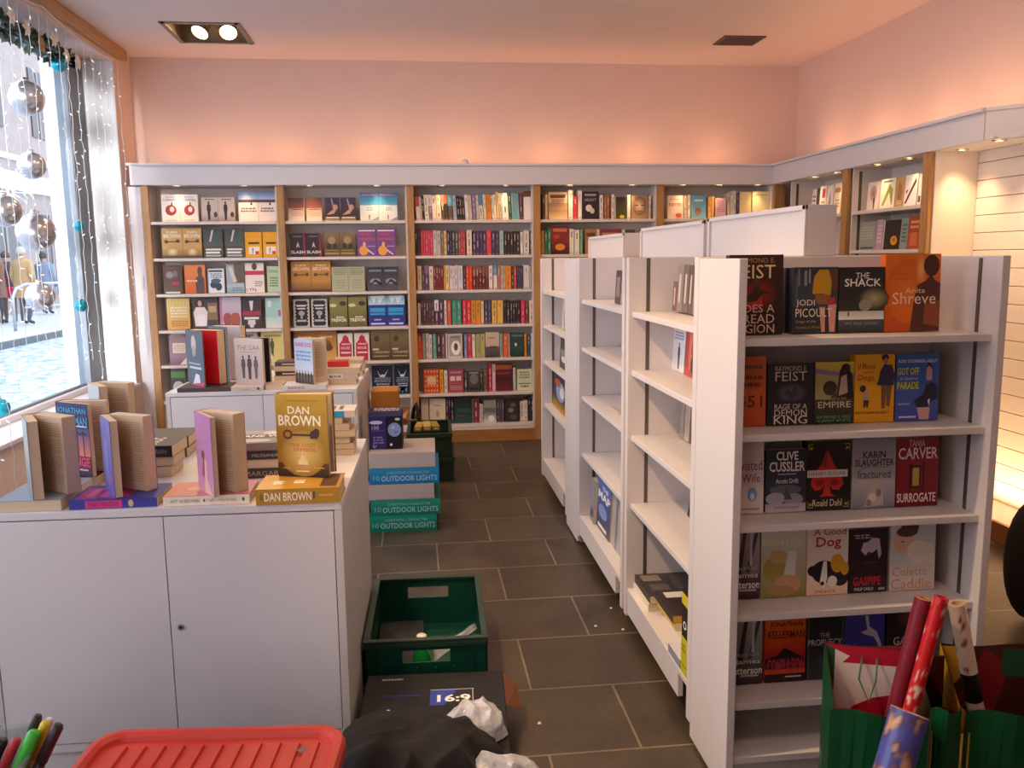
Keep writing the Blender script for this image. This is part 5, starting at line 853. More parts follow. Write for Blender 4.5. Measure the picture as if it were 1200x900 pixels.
for i in range(3):
    flat_book('paperback_book', -.50+.01*i, -.315+.012*(i % 2), 5.0, CT+i*.031, .2, .0305, ['a89484','c0ac9c','b8a898'][i], f"paperback, {['lowest','middle','top'][i]} of rear stack at far cabinet's right side", fore=True)
flat_book('paperback_book', -.485, -.37, 4.70, CT+.0925, .1, .03, 'b83030', 'small red-spined book on the stack at far cabinet', spine='c83030')
# ================================================================== THINGS ON THE FLOOR
M['greenplastic'] = mat('green_crate_plastic', '07463a', .42, nscale=8, namt=.12)
M['darkgreen'] = mat('dark_green_crate', '1c3426', .5, nscale=8, namt=.15)
M['redplastic'] = mat('red_plastic', 'd23c2c', .42, nscale=7, namt=.06)
M['greyplastic'] = mat('grey_plastic', '6a6c70', .5, nscale=7, namt=.06)
def crate(name, label, x, y, rz, W, D, Hh, m_, rim, handles=True, group=None):
    t = thing(name, label, 'crate', (x, y, 0), rz, group); tp = .006; b = MB(); k = .86   # tapered body
    bw, bd = W*.47, D*.475; tw, td = W*.485, D*.49
    P = lambda fx, fy, z: (fx*(bw+(tw-bw)*z/Hh), fy*(bd+(td-bd)*z/Hh), z)
    def wall(a, c, n):      # a, c: corner signs; slot for the hand in the end walls
        us = [0, .3, .36, .64, .7, 1] if handles and n else [0, 1]; zs = [0, Hh*.58, Hh*.80, Hh] if handles and n else [0, Hh]
        def Q(u, z, off):
            p0 = Vector(P(*a, z)); p1 = Vector(P(*c, z)); nn = Vector((-(p1-p0).y, (p1-p0).x, 0)).normalized()
            return p0.lerp(p1, u) + nn*off
        for i in range(len(us)-1):
            for j in range(len(zs)-1):
                if handles and n and j == 1 and 1 <= i <= 3: continue
                for off in (0, tp):
                    f = [Q(us[i],zs[j],off),Q(us[i+1],zs[j],off),Q(us[i+1],zs[j+1],off),Q(us[i],zs[j+1],off)]
                    b.quad(*(f if off == 0 else f[::-1]))
        if handles and n:
            for (u0,z0,u1,z1) in ((.3,zs[1],.7,zs[1]),(.7,zs[1],.7,zs[2]),(.7,zs[2],.3,zs[2]),(.3,zs[2],.3,zs[1])):
                b.quad(Q(u0,z0,0),Q(u1,z1,0),Q(u1,z1,tp),Q(u0,z0,tp))
    wall((-1,-1),(1,-1),1); wall((1,-1),(1,1),0); wall((1,1),(-1,1),1); wall((-1,1),(-1,-1),0)
    b.box(-bw, bw, -bd, bd, .002, .008)
    body = b.build('body', m_, t)
    r = MB(); z0, z1 = Hh-.012, Hh; fw = .022
    r.box(-W/2, W/2, -D/2, -D/2+fw, z0, z1); r.box(-W/2, W/2, D/2-fw, D/2, z0, z1); r.box(-W/2, -W/2+fw, -D/2+fw, D/2-fw, z0, z1); r.box(W/2-fw, W/2, -D/2+fw, D/2-fw, z0, z1)
    r.box(-W/2, W/2, -D/2, -D/2+.004, z0-.016, z0); r.box(-W/2, W/2, D/2-.004, D/2, z0-.016, z0); r.box(-W/2, -W/2+.004, -D/2, D/2, z0-.016, z0); r.box(W/2-.004, W/2, -D/2, D/2, z0-.016, z0)
    r.build('rim', rim, t, bevel=.002)
    if not handles: return t
    for i in range(6):
        u = -.8+.32*i
        for s in (-1, 1): MB().box(u*bw-.003, u*bw+.003, s*(bd+.6*(td-bd))-.008, s*(bd+.6*(td-bd))+.008, .004, Hh*.5 if abs(u) < .5 else Hh-.014).build('rib', m_, t)
    for i in range(8):
        u = -.86+.245*i
        for s in (-1, 1): MB().box(s*(bw+.6*(tw-bw))-.008, s*(bw+.6*(tw-bw))+.008, u*bd-.003, u*bd+.003, .004, Hh-.014).build('rib', m_, t)
    return t
crate('plastic_crate', 'open dark green plastic crate with hand slots on the slate aisle', .012, 2.985, R(-1.5), .415, .58, .20, M['greenplastic'], mat('crate_rim', '1c3c32', .45, nscale=10, namt=.15))
t = thing('bottle', 'small green bottle with white cap inside the open green crate', 'bottle', (-.01, 2.80, .009))
MB().lathe([(0,0),(.03,0),(.032,.01),(.032,.09),(.014,.12),(.012,.135)], 20).build('bottle_body', mat('green_bottle', '1c8a3c', .2, nscale=12), t, smooth=True)
MB().lathe([(.017,.132),(.018,.135),(.018,.158),(.016,.161),(0,.161)], 20).build('cap', mat('white_cap', 'ece8e4', .4, nscale=20), t, smooth=True)
b = MB(); n = 10
for i in range(n+1):
    for j in range(n+1):
        u, v = i/n, j/n; b.v.append(Vector((.03+.155*u, 2.80+.1*v+.06*u, .07+.085*u*(1-.3*v)+.012*noise.noise(Vector((u*4, v*4, 1))))))
for i in range(n):
    for j in range(n): b.f.append(([i*(n+1)+j, (i+1)*(n+1)+j, (i+1)*(n+1)+j+1, i*(n+1)+j+1], 0, None))
o = b.build('document_wallet', mat('grey_film', '8a8c94', .3, nscale=14, namt=.12), smooth=True); sm = o.modifiers.new('thick', 'SOLIDIFY'); sm.thickness = .003
tag(o, 'crumpled grey plastic wallet lying in the open green crate', 'wallet')
o = MB().box(-.17, .0, 2.83, 3.2, .0085, .05, 0).build('dark_folder', mat('dark_folder', '14181a', .6, nscale=10), bevel=.004)
tag(o, 'dark folder in the bottom of the open green crate', 'folder')
# black box with the screen ratio printed on it
t = thing('flat_black_box', 'black cardboard box lying flat with blue and white ratio lettering', 'box', (.05, 2.42, 0), R(-3))
b = MB(); b.box(-.245, .19, -.28, .20, 0, .118, 0, hx('1c1c22')); b.build('carton', M['printed'], t, bevel=.003)
b = MB(); b.add([(.191,-.02,.117),(.191,.19,.117),(.235,.16,.085),(.24,.04,.07)], [(0,1,2,3)], 0, hx('7a4a2c')); b.add([(.19,-.02,.116),(.19,.19,.116),(.234,.16,.083),(.239,.04,.068)], [(3,2,1,0)], 0, hx('8a5430')); b.build('flap', M['printed'], t)
b = MB(); paint(b, [('rect',.0,.0,1,1,'24242c'),('poly',[(0,0),(.32,0),(.62,1),(.0,1)],'3448a8'),('rect',.0,.97,1,1,'c8c8d0'),('rect',.965,0,.98,1,'c8c8d0'),('txt','16:9',.54,.42,.76,.46,'f0f0f0',.03)], Vector((-.04,-.005,.118)), Vector((.135,0,0)), Vector((0,.095,0)), Vector((0,0,1))); b.build('ratio_label', M['printed'], t); b = MB()
paint(b, [('lines',0,0,1,1,1,'a8a8a8')], Vector((-.2,.155,.118)), Vector((.07,0,0)), Vector((0,.02,0)), Vector((0,0,1))); b.build('small_print', M['printed'], t); b = MB()
paint(b, [('rect',0,.3,1,.7,'28307c')], Vector((-.19,.05,.118)), Vector((.12,0,0)), Vector((0,.02,0)), Vector((0,0,1))); b.build('blue_stripe', M['printed'], t)

def heap(name, label, cat, cx, cy, rx, ry, h, m_, seed, fold=.04, freq=6, n=56, power=.6, base=0.0, rot=0, ridged=False, over=None):
    b = MB(); S = Vector((seed*3.1, seed*1.7, seed*.9)); cr_, sr_ = cos(rot), sin(rot)
    rings = n//2
    for i in range(rings+1):
        q = i/rings
        for k in range(n):
            a = 2*pi*k/n; d = Vector((cos(a), sin(a), 0)); edge = 1 + .16*noise.noise(d*1.7+S) + .05*noise.noise(d*5+S)
            r_ = q*edge; z = h*max(0, 1-q**2.4)**power
            p = Vector((r_*rx*cos(a), r_*ry*sin(a), 0)); w = Vector((p.x*freq, p.y*freq, z*freq))+S
            f = noise.noise(w)
            if ridged: f = (1-abs(noise.noise(w*.9))*2.2)*.6 + (1-abs(noise.noise(w*2.1))*2.2)*.3
            else: f = f*.7 + (1-2*abs(noise.noise(w*1.3+S)))*.5
            z = max(0.002+.01*(1-q), z + f*fold*(1-q**3)*min(1, .25+q*2)); p2 = Vector((p.x*cr_-p.y*sr_, p.x*sr_+p.y*cr_, 0))
            vx, vy, vz = cx+p2.x*(1+.12*f), cy+p2.y*(1+.12*f), base+z
            if over:
                g = min(1, max(0, min(vx-over[0], over[1]-vx, vy-over[2], over[3]-vy)/.05)); vz = max(vz, g*(over[4] + .35*z))
            b.v.append(Vector((vx, vy, vz)))
    for i in range(rings):
        for k in range(n): b.f.append(([i*n+k, (i+1)*n+k, (i+1)*n+(k+1)%n, i*n+(k+1)%n], 0, None))
    o = b.build(name, m_, smooth=True); return tag(o, label, cat)
OB = (-.28, .32, 2.04, 2.67, .126)
M['blackcloth'] = mat('black_cloth', '1a1618', .9, nscale=220, namt=.3, bump=.15)
heap('black_jacket', 'black cloth jacket dropped in a heap over the flat black box', 'jacket', -.045, 2.08, .245, .26, .205, M['blackcloth'], 3, .085, 8, n=110, over=OB)
M['bagwhite'] = mat('white_polythene', 'd0d0d8', .16, nscale=38, namt=.06, bump=.9, trans=.1)
heap('plastic_bag', 'crumpled white plastic bag resting on the corner of the black box', 'bag', .135, 2.245, .10, .075, .085, M['bagwhite'], 11, .032, 15, base=.1215, rot=R(25), n=110, power=.8)
heap('plastic_bag', 'shiny white plastic bag lying on floor at the aisle front', 'bag', .20, 2.04, .12, .085, .165, M['bagwhite'], 19, .04, 12, n=110, power=.7)

# christmas light boxes stacked by the cabinets
t0 = None; XB = -.272
def light_box(dx, w, z, h, depth, col, top, front, label, txtcol='9cc8c4'):
    t = thing('light_box', label, 'box', (XB+dx, 4.48, z), R(-1.0), 'outdoor light boxes stacked in the aisle')
    b = MB(); b.box(0, w, 0, depth, 0, h, 0, hx(col, KB)); b.add([(0,0,h+.0004),(w,0,h+.0004),(w,depth,h+.0004),(0,depth,h+.0004)], [(0,1,2,3)], 0, hx(top, KB))
    b.build('carton', M['printed'], t, bevel=.003)
    if front:
        b = MB(); paint(b, [('grad',0,0,1,1,front[0],front[1]),('txt','CHRISTMAS CHARACTER',.55,.72,.62,.16,'90c0c0'),('txt','OUTDOOR LIGHTS',.57,.36,.8,.34,txtcol,.01),('txt','10',.1,.4,.09,.3,'8ab8b8')], Vector((0,-.0003,0)), Vector((w,0,0)), Vector((0,0,h)), Vector((0,-1,0))); b.build('printing', M['printed'], t)
    else:
        b = MB(); b.box(0, w, -.0006, .0, h*.08, h*.1, 0, hx('b8a8a4')); b.box(w*.7, w*.92, -.0008, 0, h*.52, h*.6, 0, hx('c8bcb8')); b.build('tape', M['printed'], t)
light_box(-.008, .365, 0, .088, .34, '0f7a66', '0f7a66', ('087058','1c9484'), 'green outdoor lights box lowest in the aisle stack')
light_box(.006, .37, .0885, .086, .34, '0f7a66', '0f7a66', ('0c7460','209884'), 'green outdoor lights box second from bottom in aisle stack')
light_box(-.014, .36, .175, .086, .34, 'b8aca8', 'b8aca8', None, 'plain grey-white box between the green and blue lettered boxes')
light_box(.004, .37, .2615, .086, .34, '1c7cb4', '1c7cb4', ('1c74b0','2890c4'), 'blue outdoor lights box in the aisle stack', 'a8cce0')
light_box(.004, .352, .348, .084, .36, 'bcb0ac', 'a89c98', None, 'plain grey-white box topping the aisle stack')
t = thing('light_set_box', 'purple and black carton with moon picture standing on aisle stack', 'box', (-.268, 4.58, .4325), R(-2))
b = MB(); b.box(0, .178, 0, .15, 0, .205, 0, hx('2c2450')); b.build('carton', M['printed'], t, bevel=.003)
b = MB(); paint(b, [('rect',0,0,.52,.88,'342a6c'),('rect',.52,0,1,.88,'16141c'),('rect',0,.88,1,1,'4a4060'),('ell',.22,.72,.2,.05,'d0cce0'),('txt','100',.2,.58,.22,.1,'b8b4d8',.01),('txt','supabrights',.26,.5,.36,.045,'8a84b8'),('lines',.08,.14,.45,.36,3,'8a7cb8'),('ell',.77,.52,.2,.19,'8898c8'),('ell',.73,.58,.06,.05,'a8b4d8'),('ell',.82,.46,.07,.05,'7484b8'),('ell',.87,.8,.08,.035,'a8d0a0'),('ell',.66,.12,.04,.035,'e8e4e8'),('poly',[(.1,.06),(.16,.2),(.14,.06),(.24,.14),(.18,.04)],'a8a4d0')], Vector((0,-.0003,0)), Vector((.178,0,0)), Vector((0,0,.205)), Vector((0,-1,0))); b.build('printing', M['printed'], t)
b = MB(); paint(b, [('lines',.1,.2,.9,.8,2,'c8c4d0')], Vector((0,0,.2053)), Vector((.178,0,0)), Vector((0,.15,0)), Vector((0,0,1))); b.build('lid_printing', M['printed'], t)
t = thing('cardboard_carton', 'tall orange-brown cardboard carton standing behind the purple box', 'box', (-.285, 5.2, 0), R(-1))
b = MB(); b.box(0, .165, 0, .22, 0, .655, 0, hx('b87c34')); b.build('carton', M['printed'], t, bevel=.003)
b = MB(); b.box(-.004, .169, -.004, .224, .50, .508, 0, hx('4a3a58')); b.box(-.003, .168, -.003, .223, .46, .50, 0, hx('4a3a58')); b.build('band', M['printed'], t)
# stacked dark crates with packs on top, near the third bookcase
for i, (z, dx) in enumerate(((0, 0), (.165, -.012))):
    c = crate('fish_crate', ['dark green crate lowest of the pair near the bookcase plinth', 'dark green crate topmost of the pair near the bookcase plinth'][i], .085+dx, 5.72, R(-1), .30, .5, .16, M['darkgreen'], M['darkgreen'], False, 'stacked dark green crates')
    c.location.z = z
for i, (x, y, z, c, lb) in enumerate(((-.03,5.55,.328,'a88c44','left'),(.03,5.56,.328,'b89c54','middle'),(.09,5.55,.328,'8a7c3c','right'))):
    b = MB(); b.box(0, .05, 0, .14, 0, .03, 0, hx(c)); b.box(.01, .04, -.0005, .02, .008, .022, 0, hx('e0d0a0'))
    o = b.build('seed_packet_box', M['printed'], loc=(x, y, z), rot=(R(4), 0, R(-8+8*i)), bevel=.002); tag(o, f'small yellowish packet on dark green crates, {lb} one', 'packet', 'packets on the dark green crates')
o = MB().tube([(-.04,5.92,.345),(-.03,5.90,.42),(-.015,5.89,.455),(.0,5.88,.40),(-.01,5.87,.36),(.01,5.86,.345)], .014, 8).build('black_strap', M['blackcloth'], smooth=True); tag(o, 'black looped strap lying on the dark green crates', 'strap')
# red lidded storage tub in the foreground
t = thing('storage_tub', 'storage tub with ribbed bright red lid in front of near cabinet', 'storage tub', (-.462, 1.60, 0), R(-5))
t.location.y += .045; t.location.x -= .012
def rrect(hw, hd, r, n=8):
    pts = []
    for cx, cy, a0 in ((hw-r,hd-r,0),(-hw+r,hd-r,90),(-hw+r,-hd+r,180),(hw-r,-hd+r,270)):
        for k in range(n+1): a = R(a0+90*k/n); pts.append((cx+r*cos(a), cy+r*sin(a)))
    return pts
def loft(b, rings, cap=True, mi=0):
    o = len(b.v); n = len(rings[0][0])
    for pts, z in rings:
        for x, y in pts: b.v.append(Vector((x, y, z)))
    for i in range(len(rings)-1):
        for k in range(n): b.f.append(([o+i*n+k, o+i*n+(k+1)%n, o+(i+1)*n+(k+1)%n, o+(i+1)*n+k], mi, None))
    if cap: b.f.append(([o+(len(rings)-1)*n+k for k in range(n)], mi, None))
b = MB(); loft(b, [(rrect(.22,.17,.05),0),(rrect(.25,.20,.055),.375)], False); b.f.append((list(reversed(range(36))), 0, None)); b.build('tub_body', mat('tub_body', 'b0a8a4', .35, nscale=6), t, smooth=False)
HW, HD, LZ = .282, .225, .375
b = MB(); loft(b, [(rrect(HW-.004,HD-.004,.07),LZ-.012),(rrect(HW,HD,.07),LZ+.0),(rrect(HW,HD,.07),LZ+.02),(rrect(HW-.006,HD-.006,.066),LZ+.031),(rrect(HW-.02,HD-.02,.055),LZ+.033),(rrect(HW-.03,HD-.03,.05),LZ+.026),(rrect(HW-.034,HD-.034,.046),LZ+.016),(rrect(HW-.05,HD-.05,.035),LZ+.017)])
lid = b.build('lid', M['redplastic'], t, smooth=False, bevel=.0015)
b = MB()
for i in range(11):
    x = -.21+i*.042; hw = .0155
    b.add([(x-hw,-.165,LZ+.0172),(x+hw,-.165,LZ+.0172),(x+hw,.165,LZ+.0172),(x-hw,.165,LZ+.0172),(x-hw+.003,-.162,LZ+.0235),(x+hw-.003,-.162,LZ+.0235),(x+hw-.003,.162,LZ+.0235),(x-hw+.003,.162,LZ+.0235)], [(4,5,6,7),(0,1,5,4),(1,2,6,5),(2,3,7,6),(3,0,4,7)])
b.build('lid_rib', M['redplastic'], lid)
MB().add([(.175,.13,LZ+.0242),(.205,.14,LZ+.0242),(.195,.122,LZ+.0242)], [(0,1,2)]).build('scuff', M['greyplastic'], lid)
# pens in a clear tub standing on a grey box
t = thing('storage_crate', 'grey lidded crate under the clear pen tub at left edge', 'crate', (-.93, 1.66, 0), R(4))
b = MB(); loft(b, [(rrect(.13,.15,.02),0),(rrect(.14,.16,.02),.33)], True); b.build('crate_body', M['greyplastic'], t); b = MB(); loft(b, [(rrect(.148,.168,.022),.325),(rrect(.148,.168,.022),.338)]); b.build('lid', M['greyplastic'], t)
def clear_mat():
    mt = bpy.data.materials.new('clear_plastic'); mt.use_nodes = True; n = mt.node_tree.nodes; l = mt.node_tree.links; n.remove(n['Principled BSDF'])
    a = n.new('ShaderNodeBsdfTransparent'); a.inputs[0].default_value = (.86,.88,.9,1); g = n.new('ShaderNodeBsdfGlossy'); g.inputs['Roughness'].default_value = .12; d = n.new('ShaderNodeBsdfDiffuse'); d.inputs[0].default_value = (.6,.62,.65,1)
    m1 = n.new('ShaderNodeMixShader'); m1.inputs[0].default_value = .25; m2 = n.new('ShaderNodeMixShader'); m2.inputs[0].default_value = .22
    l.new(g.outputs[0], m1.inputs[2]); l.new(d.outputs[0], m1.inputs[1]); l.new(a.outputs[0], m2.inputs[1]); l.new(m1.outputs[0], m2.inputs[2]); l.new(m2.outputs[0], n['Material Output'].inputs[0]); m1.inputs[0].default_value = .5
    return mt
M['clear'] = clear_mat()
t = thing('pen_tub', 'clear plastic tub holding marker pens at bottom left', 'tub', (-.868, 1.665, .3385), R(3))
b = MB(); loft(b, [(rrect(.075,.075,.015),.001),(rrect(.088,.088,.018),.155),(rrect(.096,.096,.02),.156),(rrect(.096,.096,.02),.162),(rrect(.085,.085,.018),.160),(rrect(.072,.072,.015),.006)], True); b.build('tub_body', M['clear'], t)
def pen(p0, p1, r, col, cap, label, name='marker_pen'):
    p0, p1 = Vector(p0), Vector(p1); d = (p1-p0); t = thing(name, label, 'pen', p0, 0, 'pens in the clear tub')
    MB().tube([(0,0,0), d*.62, d*.63], [r, r, r*.85], 14).build('barrel', mat('pen_'+col, col, .35, nscale=30), t, smooth=True)
    MB().tube([d*.63, d*.635, d*.97, d], [r*.9, r*1.12, r*1.08, r*.8], 14).build('cap', mat('cap_'+cap, cap, .35, nscale=30), t, smooth=True)
pb = .3385+.012
def pen_at(px0, px1, y1, x_b, dep, r, col, cap, label):
    top = at(px0, y1, Y=dep); pen((x_b, dep-.02, pb), top, r, col, cap, label)
pen_at(45, 0, 838, -.855, 1.70, .0085, '1c1a1c', '242022', 'black marker pen tallest at back of the clear tub')
pen_at(41, 0, 857, -.850, 1.66, .012, '3cb83c', '44c044', 'fat bright green highlighter in the clear tub')
pen_at(69, 0, 849, -.825, 1.67, .0105, '282428', '342c30', 'dark marker pen leaning right in the clear tub')
pen_at(54, 0, 846, -.838, 1.685, .009, 'e0c028', 'e8c830', 'yellow highlighter between the green and dark pens')
pen_at(59, 0, 842, -.832, 1.705, .008, 'd8d4d0', 'e4e0dc', 'white correction pen behind the dark pens')
pen_at(20, 0, 866, -.885, 1.66, .009, 'a82030', 'b82838', 'short dark red pen at left of the clear tub')
pen_at(4, 0, 866, -.91, 1.665, .010, '1a1a20', '202026', 'black pen at the extreme left of clear tub')

# ================================================================== GIFT BAGS AND WRAPPING PAPER
M['bagpaper'] = vmat('glossy_bag_paper', .3, .5, 30, .06)
def gift_bag(label, x0, x1, y0, y1, hf, hb, front, side, inner, art_back=(), art_front=(), lean=0, handles=False, rz=0):
    t = thing('gift_bag', label, 'gift bag', ((x0+x1)/2, y0, 0), rz); w = (x1-x0)/2; d = y1-y0; b = MB(); n = 8
    fc, sc, ic = hx(front, KB), hx(side, KB), hx(inner, KB)
    def top(u): return hf + .006*sin(u*7) - .02*abs(u-.5)
    fr_o = [(-w+2*w*i/n, -.012*sin(pi*i/n)+.006*sin(i*2.1), 0) for i in range(n+1)]
    for i in range(n):
        a, c = i/n, (i+1)/n; xa, xc = -w+2*w*a, -w+2*w*c; ya, yc = -.014*sin(pi*a*1.0)+.004*sin(a*9), -.014*sin(pi*c)+.004*sin(c*9)
        b.quad((xa,.0,0),(xc,.0,0),(xc,yc,top(c)),(xa,ya,top(a)),0,fc); b.quad((xc,.002,0),(xa,.002,0),(xa,ya+.002,top(a)),(xc,yc+.002,top(c)),0,ic)
        b.quad((xa,d,0),(xa,d+lean,hb-.006*sin(a*5)),(xc,d+lean,hb-.006*sin(c*5)),(xc,d,0),0,fc); b.quad((xa,d-.002,0),(xc,d-.002,0),(xc,d-.002+lean,hb-.006*sin(c*5)),(xa,d-.002+lean,hb-.006*sin(a*5)),0,ic)
    for s in (-1, 1):
        m_ = (s*(w-.02), d*.5, min(hf,hb)*.9); e0 = (s*w,0,0); e1 = (s*w,d,0); f0 = (s*w,0,top(0)); f1 = (s*w,d+lean,hb)
        mid0 = (s*w,d*.5,0)
        for off, cc in ((0, sc), (-.002*s, ic)):
            q0 = [(p[0]+off,p[1],p[2]) for p in (e0,mid0,m_,f0)]; q1 = [(p[0]+off,p[1],p[2]) for p in (mid0,e1,f1,m_)]
            b.quad(*q0, 0, cc); b.quad(*q1, 0, cc)
    b.quad((-w,0,.002),(w,0,.002),(w,d,.002),(-w,d,.002),0,ic)
    b.build('bag_body', M['bagpaper'], t)
    if art_back:
        b = MB(); paint(b, art_back, Vector((-w,d-.0026,0)), Vector((2*w,0,0)), Vector((0,lean,hb-.007)), Vector((0,-1,0))); b.build('back_lining', M['bagpaper'], t)
    if art_front:
        b = MB(); paint(b, art_front, Vector((-w,-.019,0)), Vector((2*w,0,0)), Vector((0,0,hf-.05)), Vector((0,-1,0))); b.build('front_printing', M['bagpaper'], t)
    if handles:
        for s, y, z in ((1, d+lean-.004, hb-.03),):
            MB().tube([(-.02, y-.003, z), (-.028, y-.02, z-.05), (-.005, y-.03, z-.1), (.01, y-.02, z-.05), (.014, y-.003, z)], .0022, 6, col=hx('2c6a3c')).build('string_handle', M['bagpaper'], t, smooth=True)
    return t
gift_bag('largest green gift bag, white and red lining, holding two red rolls', .915, 1.130, 1.70, 1.85, .425, .515, '0f4c2a', '0f4426', '8a2838',
  [('rect',0,.0,1,1,'1c5c3c'),('poly',[(.12,.0),(1,.0),(1,.985),(.12,.985)],'e0d4cc'),('poly',[(.02,1),(1,1),(1,.92),(.2,.915),(.28,.95)],'b82438'),('poly',[(.12,.5),(.2,.62),(.34,.7),(.54,.75),(.8,.78),(.82,.5)],'b01c30'),('poly',[(.12,.5),(.24,.58),(.4,.64),(.6,.67),(.8,.68),(.82,.4),(.12,.4)],'6a3428'),('poly',[(.8,.78),(.86,.79),(.84,.5),(.8,.5)],'3c6a48')], handles=True, rz=R(-20))
gift_bag('narrow green gift bag with gold edges between the two wider bags', 1.142, 1.208, 1.69, 1.86, .43, .47, '0f4e2c', 'a07c34', '4a1c1a', [], [('rect',.93,0,1,1,'b8923c'),('rect',0,0,.04,1,'b8923c')], rz=R(-20))
gift_bag('green and yellow gift bag holding the white wrapping roll', 1.232, 1.442, 1.68, 1.86, .415, .49, '10502e', 'b08428', '4a221a', [('rect',0,0,1,1,'4a2420'),('poly',[(0,1),(.2,1),(.3,.86),(0,.7)],'c89430'),('poly',[(.2,.7),(.5,1),(.8,.9),(.6,.6)],'7c2028'),('rect',.7,.85,1,1,'24503c')], [('rect',.83,0,1,1.0,'b8962c'),('rect',0,0,.02,1,'b8923c')], rz=R(-14))
def roll(label, p0, p1, r, cols, seed, cap=None, band=None, freq=70):
    p0, p1 = Vector(p0), Vector(p1); d = p1-p0; L = d.length; t = thing('wrapping_roll', label, 'wrapping paper roll', p0, 0, 'wrapping paper rolls in the gift bags')
    q = d.to_track_quat('Z', 'Y').to_matrix().to_4x4(); rnd = random.Random(seed); b = MB(); n = 32; rows = 70
    for i in range(rows+1):
        for k in range(n): b.v.append(q @ Vector((r*cos(2*pi*k/n), r*sin(2*pi*k/n), L*i/rows)))
    def cv(i, k):
        z = L*i/rows; a = 2*pi*(k % n)/n; P_ = Vector((cos(a)*r*freq, sin(a)*r*freq, z*freq*.6+seed)); v = noise.noise(P_) + .4*noise.noise(P_*2.7)
        f = min(1, max(0, (v-.05)*4)); g = min(1, max(0, (v-.28)*5)); A, B_, C_ = (hx(q_, KB) for q_ in cols)
        return tuple((A[j]*(1-f)+B_[j]*f)*(1-g)+C_[j]*g for j in range(4))
    for i in range(rows):
        for k in range(n):
            b.f.append(([i*n+k, i*n+(k+1)%n, (i+1)*n+(k+1)%n, (i+1)*n+k], 0, [cv(i,k), cv(i,k+1), cv(i+1,k+1), cv(i+1,k)]))
    b.build('printed_paper', M['bagpaper'], t, smooth=True)
    b = MB(); b.lathe([(r,L),(r*.98,L+.001),(r*.55,L+.001),(r*.5,L-.01),(0,L-.01)], n, 0, hx(cap or 'b89868'), q); b.build('roll_end', M['bagpaper'], t)
    if band:
        z0, z1, c0, z2, c1 = band; a0, a1 = R(200), R(320); bb = MB()
        def strip(za, zb, c, aa, ab):
            for k in range(32):
                u, v = aa+(ab-aa)*k/32, aa+(ab-aa)*(k+1)/32; rr = r+.0008
                bb.quad(q@Vector((rr*cos(u),rr*sin(u),za)), q@Vector((rr*cos(v),rr*sin(v),za)), q@Vector((rr*cos(v),rr*sin(v),zb)), q@Vector((rr*cos(u),rr*sin(u),zb)), 0, hx(c))
        strip(z0, z1, c0, R(0), R(360)); bb.build('label_sleeve', M['bagpaper'], t)
    return t
def rp(px_, py_, Y): return at(px_, py_, Y=Y)
def roll_px(label, xt, yt, Yt, xb, yb_, Yb, r, cols, seed, **kw):
    a, c = rp(xt, yt, Yt), rp(xb, yb_, Yb); d = (c-a); k = (a.z-.03)/(a.z-c.z); roll(label, a+d*k, a, r, cols, seed, **kw)
roll_px('dark red patterned wrapping roll leaning against the end display', 1083, 701, 1.775, 1050, 830, 1.775, .0205, ('7a1c2c','8a2434','5a3028'), 4, cap='b8906c')
roll_px('bright red wrapping roll with pale blobs beside dark patterned roll', 1103, 700, 1.727, 1073, 810, 1.727, .0165, ('c41c24','cc2028','e0c8b8'), 9, cap='c8202c')
roll_px('cream wrapping roll with brown circles and black label', 1121, 707, 1.775, 1147, 850, 1.775, .0195, ('e4d0b8','dcc8b0','8a4c3c'), 15, cap='c8a888', band=(.375, .45, '1c1a1c', .385, 'e0dcd8'))
# blue printed roll bundle in front
b = MB(); a_ = rp(1066, 835, 1.56); c_ = rp(1046, 905, 1.53); d = c_-a_
roll('fat blue illustrated roll standing in front of the green bags', a_+d*((a_.z-.01)/(a_.z-c_.z)), a_, .038, ('4c50a0','5a3c34','c89878'), 22, cap='c8a080', freq=45)
# rounded black bag at the right edge
b = MB()
for i in range(15):
    v = pi*i/14
    for k in range(24):
        u = 2*pi*k/24; r_ = sin(v)**.6; b.v.append(Vector((2.44+.16*r_*cos(u)*(1+.05*sin(3*u)), 2.95+.13*r_*sin(u), .17-.165*cos(v)*1.0+.17*(1-cos(v))*.5)))
for i in range(14):
    for k in range(24): b.f.append(([i*24+k, i*24+(k+1)%24, (i+1)*24+(k+1)%24, (i+1)*24+k], 0, None))
t = thing('black_rucksack', 'black rounded rucksack on floor at right edge', 'bag'); b.build('bag_body', M['blackcloth'], t, smooth=True)
MB().tube([(2.37,2.85,.42),(2.36,2.80,.50),(2.44,2.79,.54),(2.51,2.80,.5),(2.51,2.85,.42)], .012, 8).build('carry_handle', M['blackcloth'], t, smooth=True)
# crumbs of paper on the floor
for i, (px_, py_) in enumerate(((716,713),(698,734),(730,738),(632,848),(455,834))):
    p = at(px_, py_, Z=.0 if i < 4 else .1185); b = MB(); b.add([(-.006,-.004,.0006),(.006,-.003,.0006),(.004,.005,.003),(-.004,.004,.004)], [(0,1,2,3)])
    o = b.build('paper_scrap', mat('scrap_white', 'e8e4dc', .8, nscale=30) if i == 0 else bpy.data.materials['scrap_white'], loc=p); tag(o, ['tiny white paper scrap beside nearest gondola kick board','tiny paper scrap on aisle tile left of the gondola','tiny paper scrap closest to gondola caster','white paper scrap right of the shiny plastic bag','white speck on the flat black box'][i], 'paper scrap', 'paper scraps on the floor')

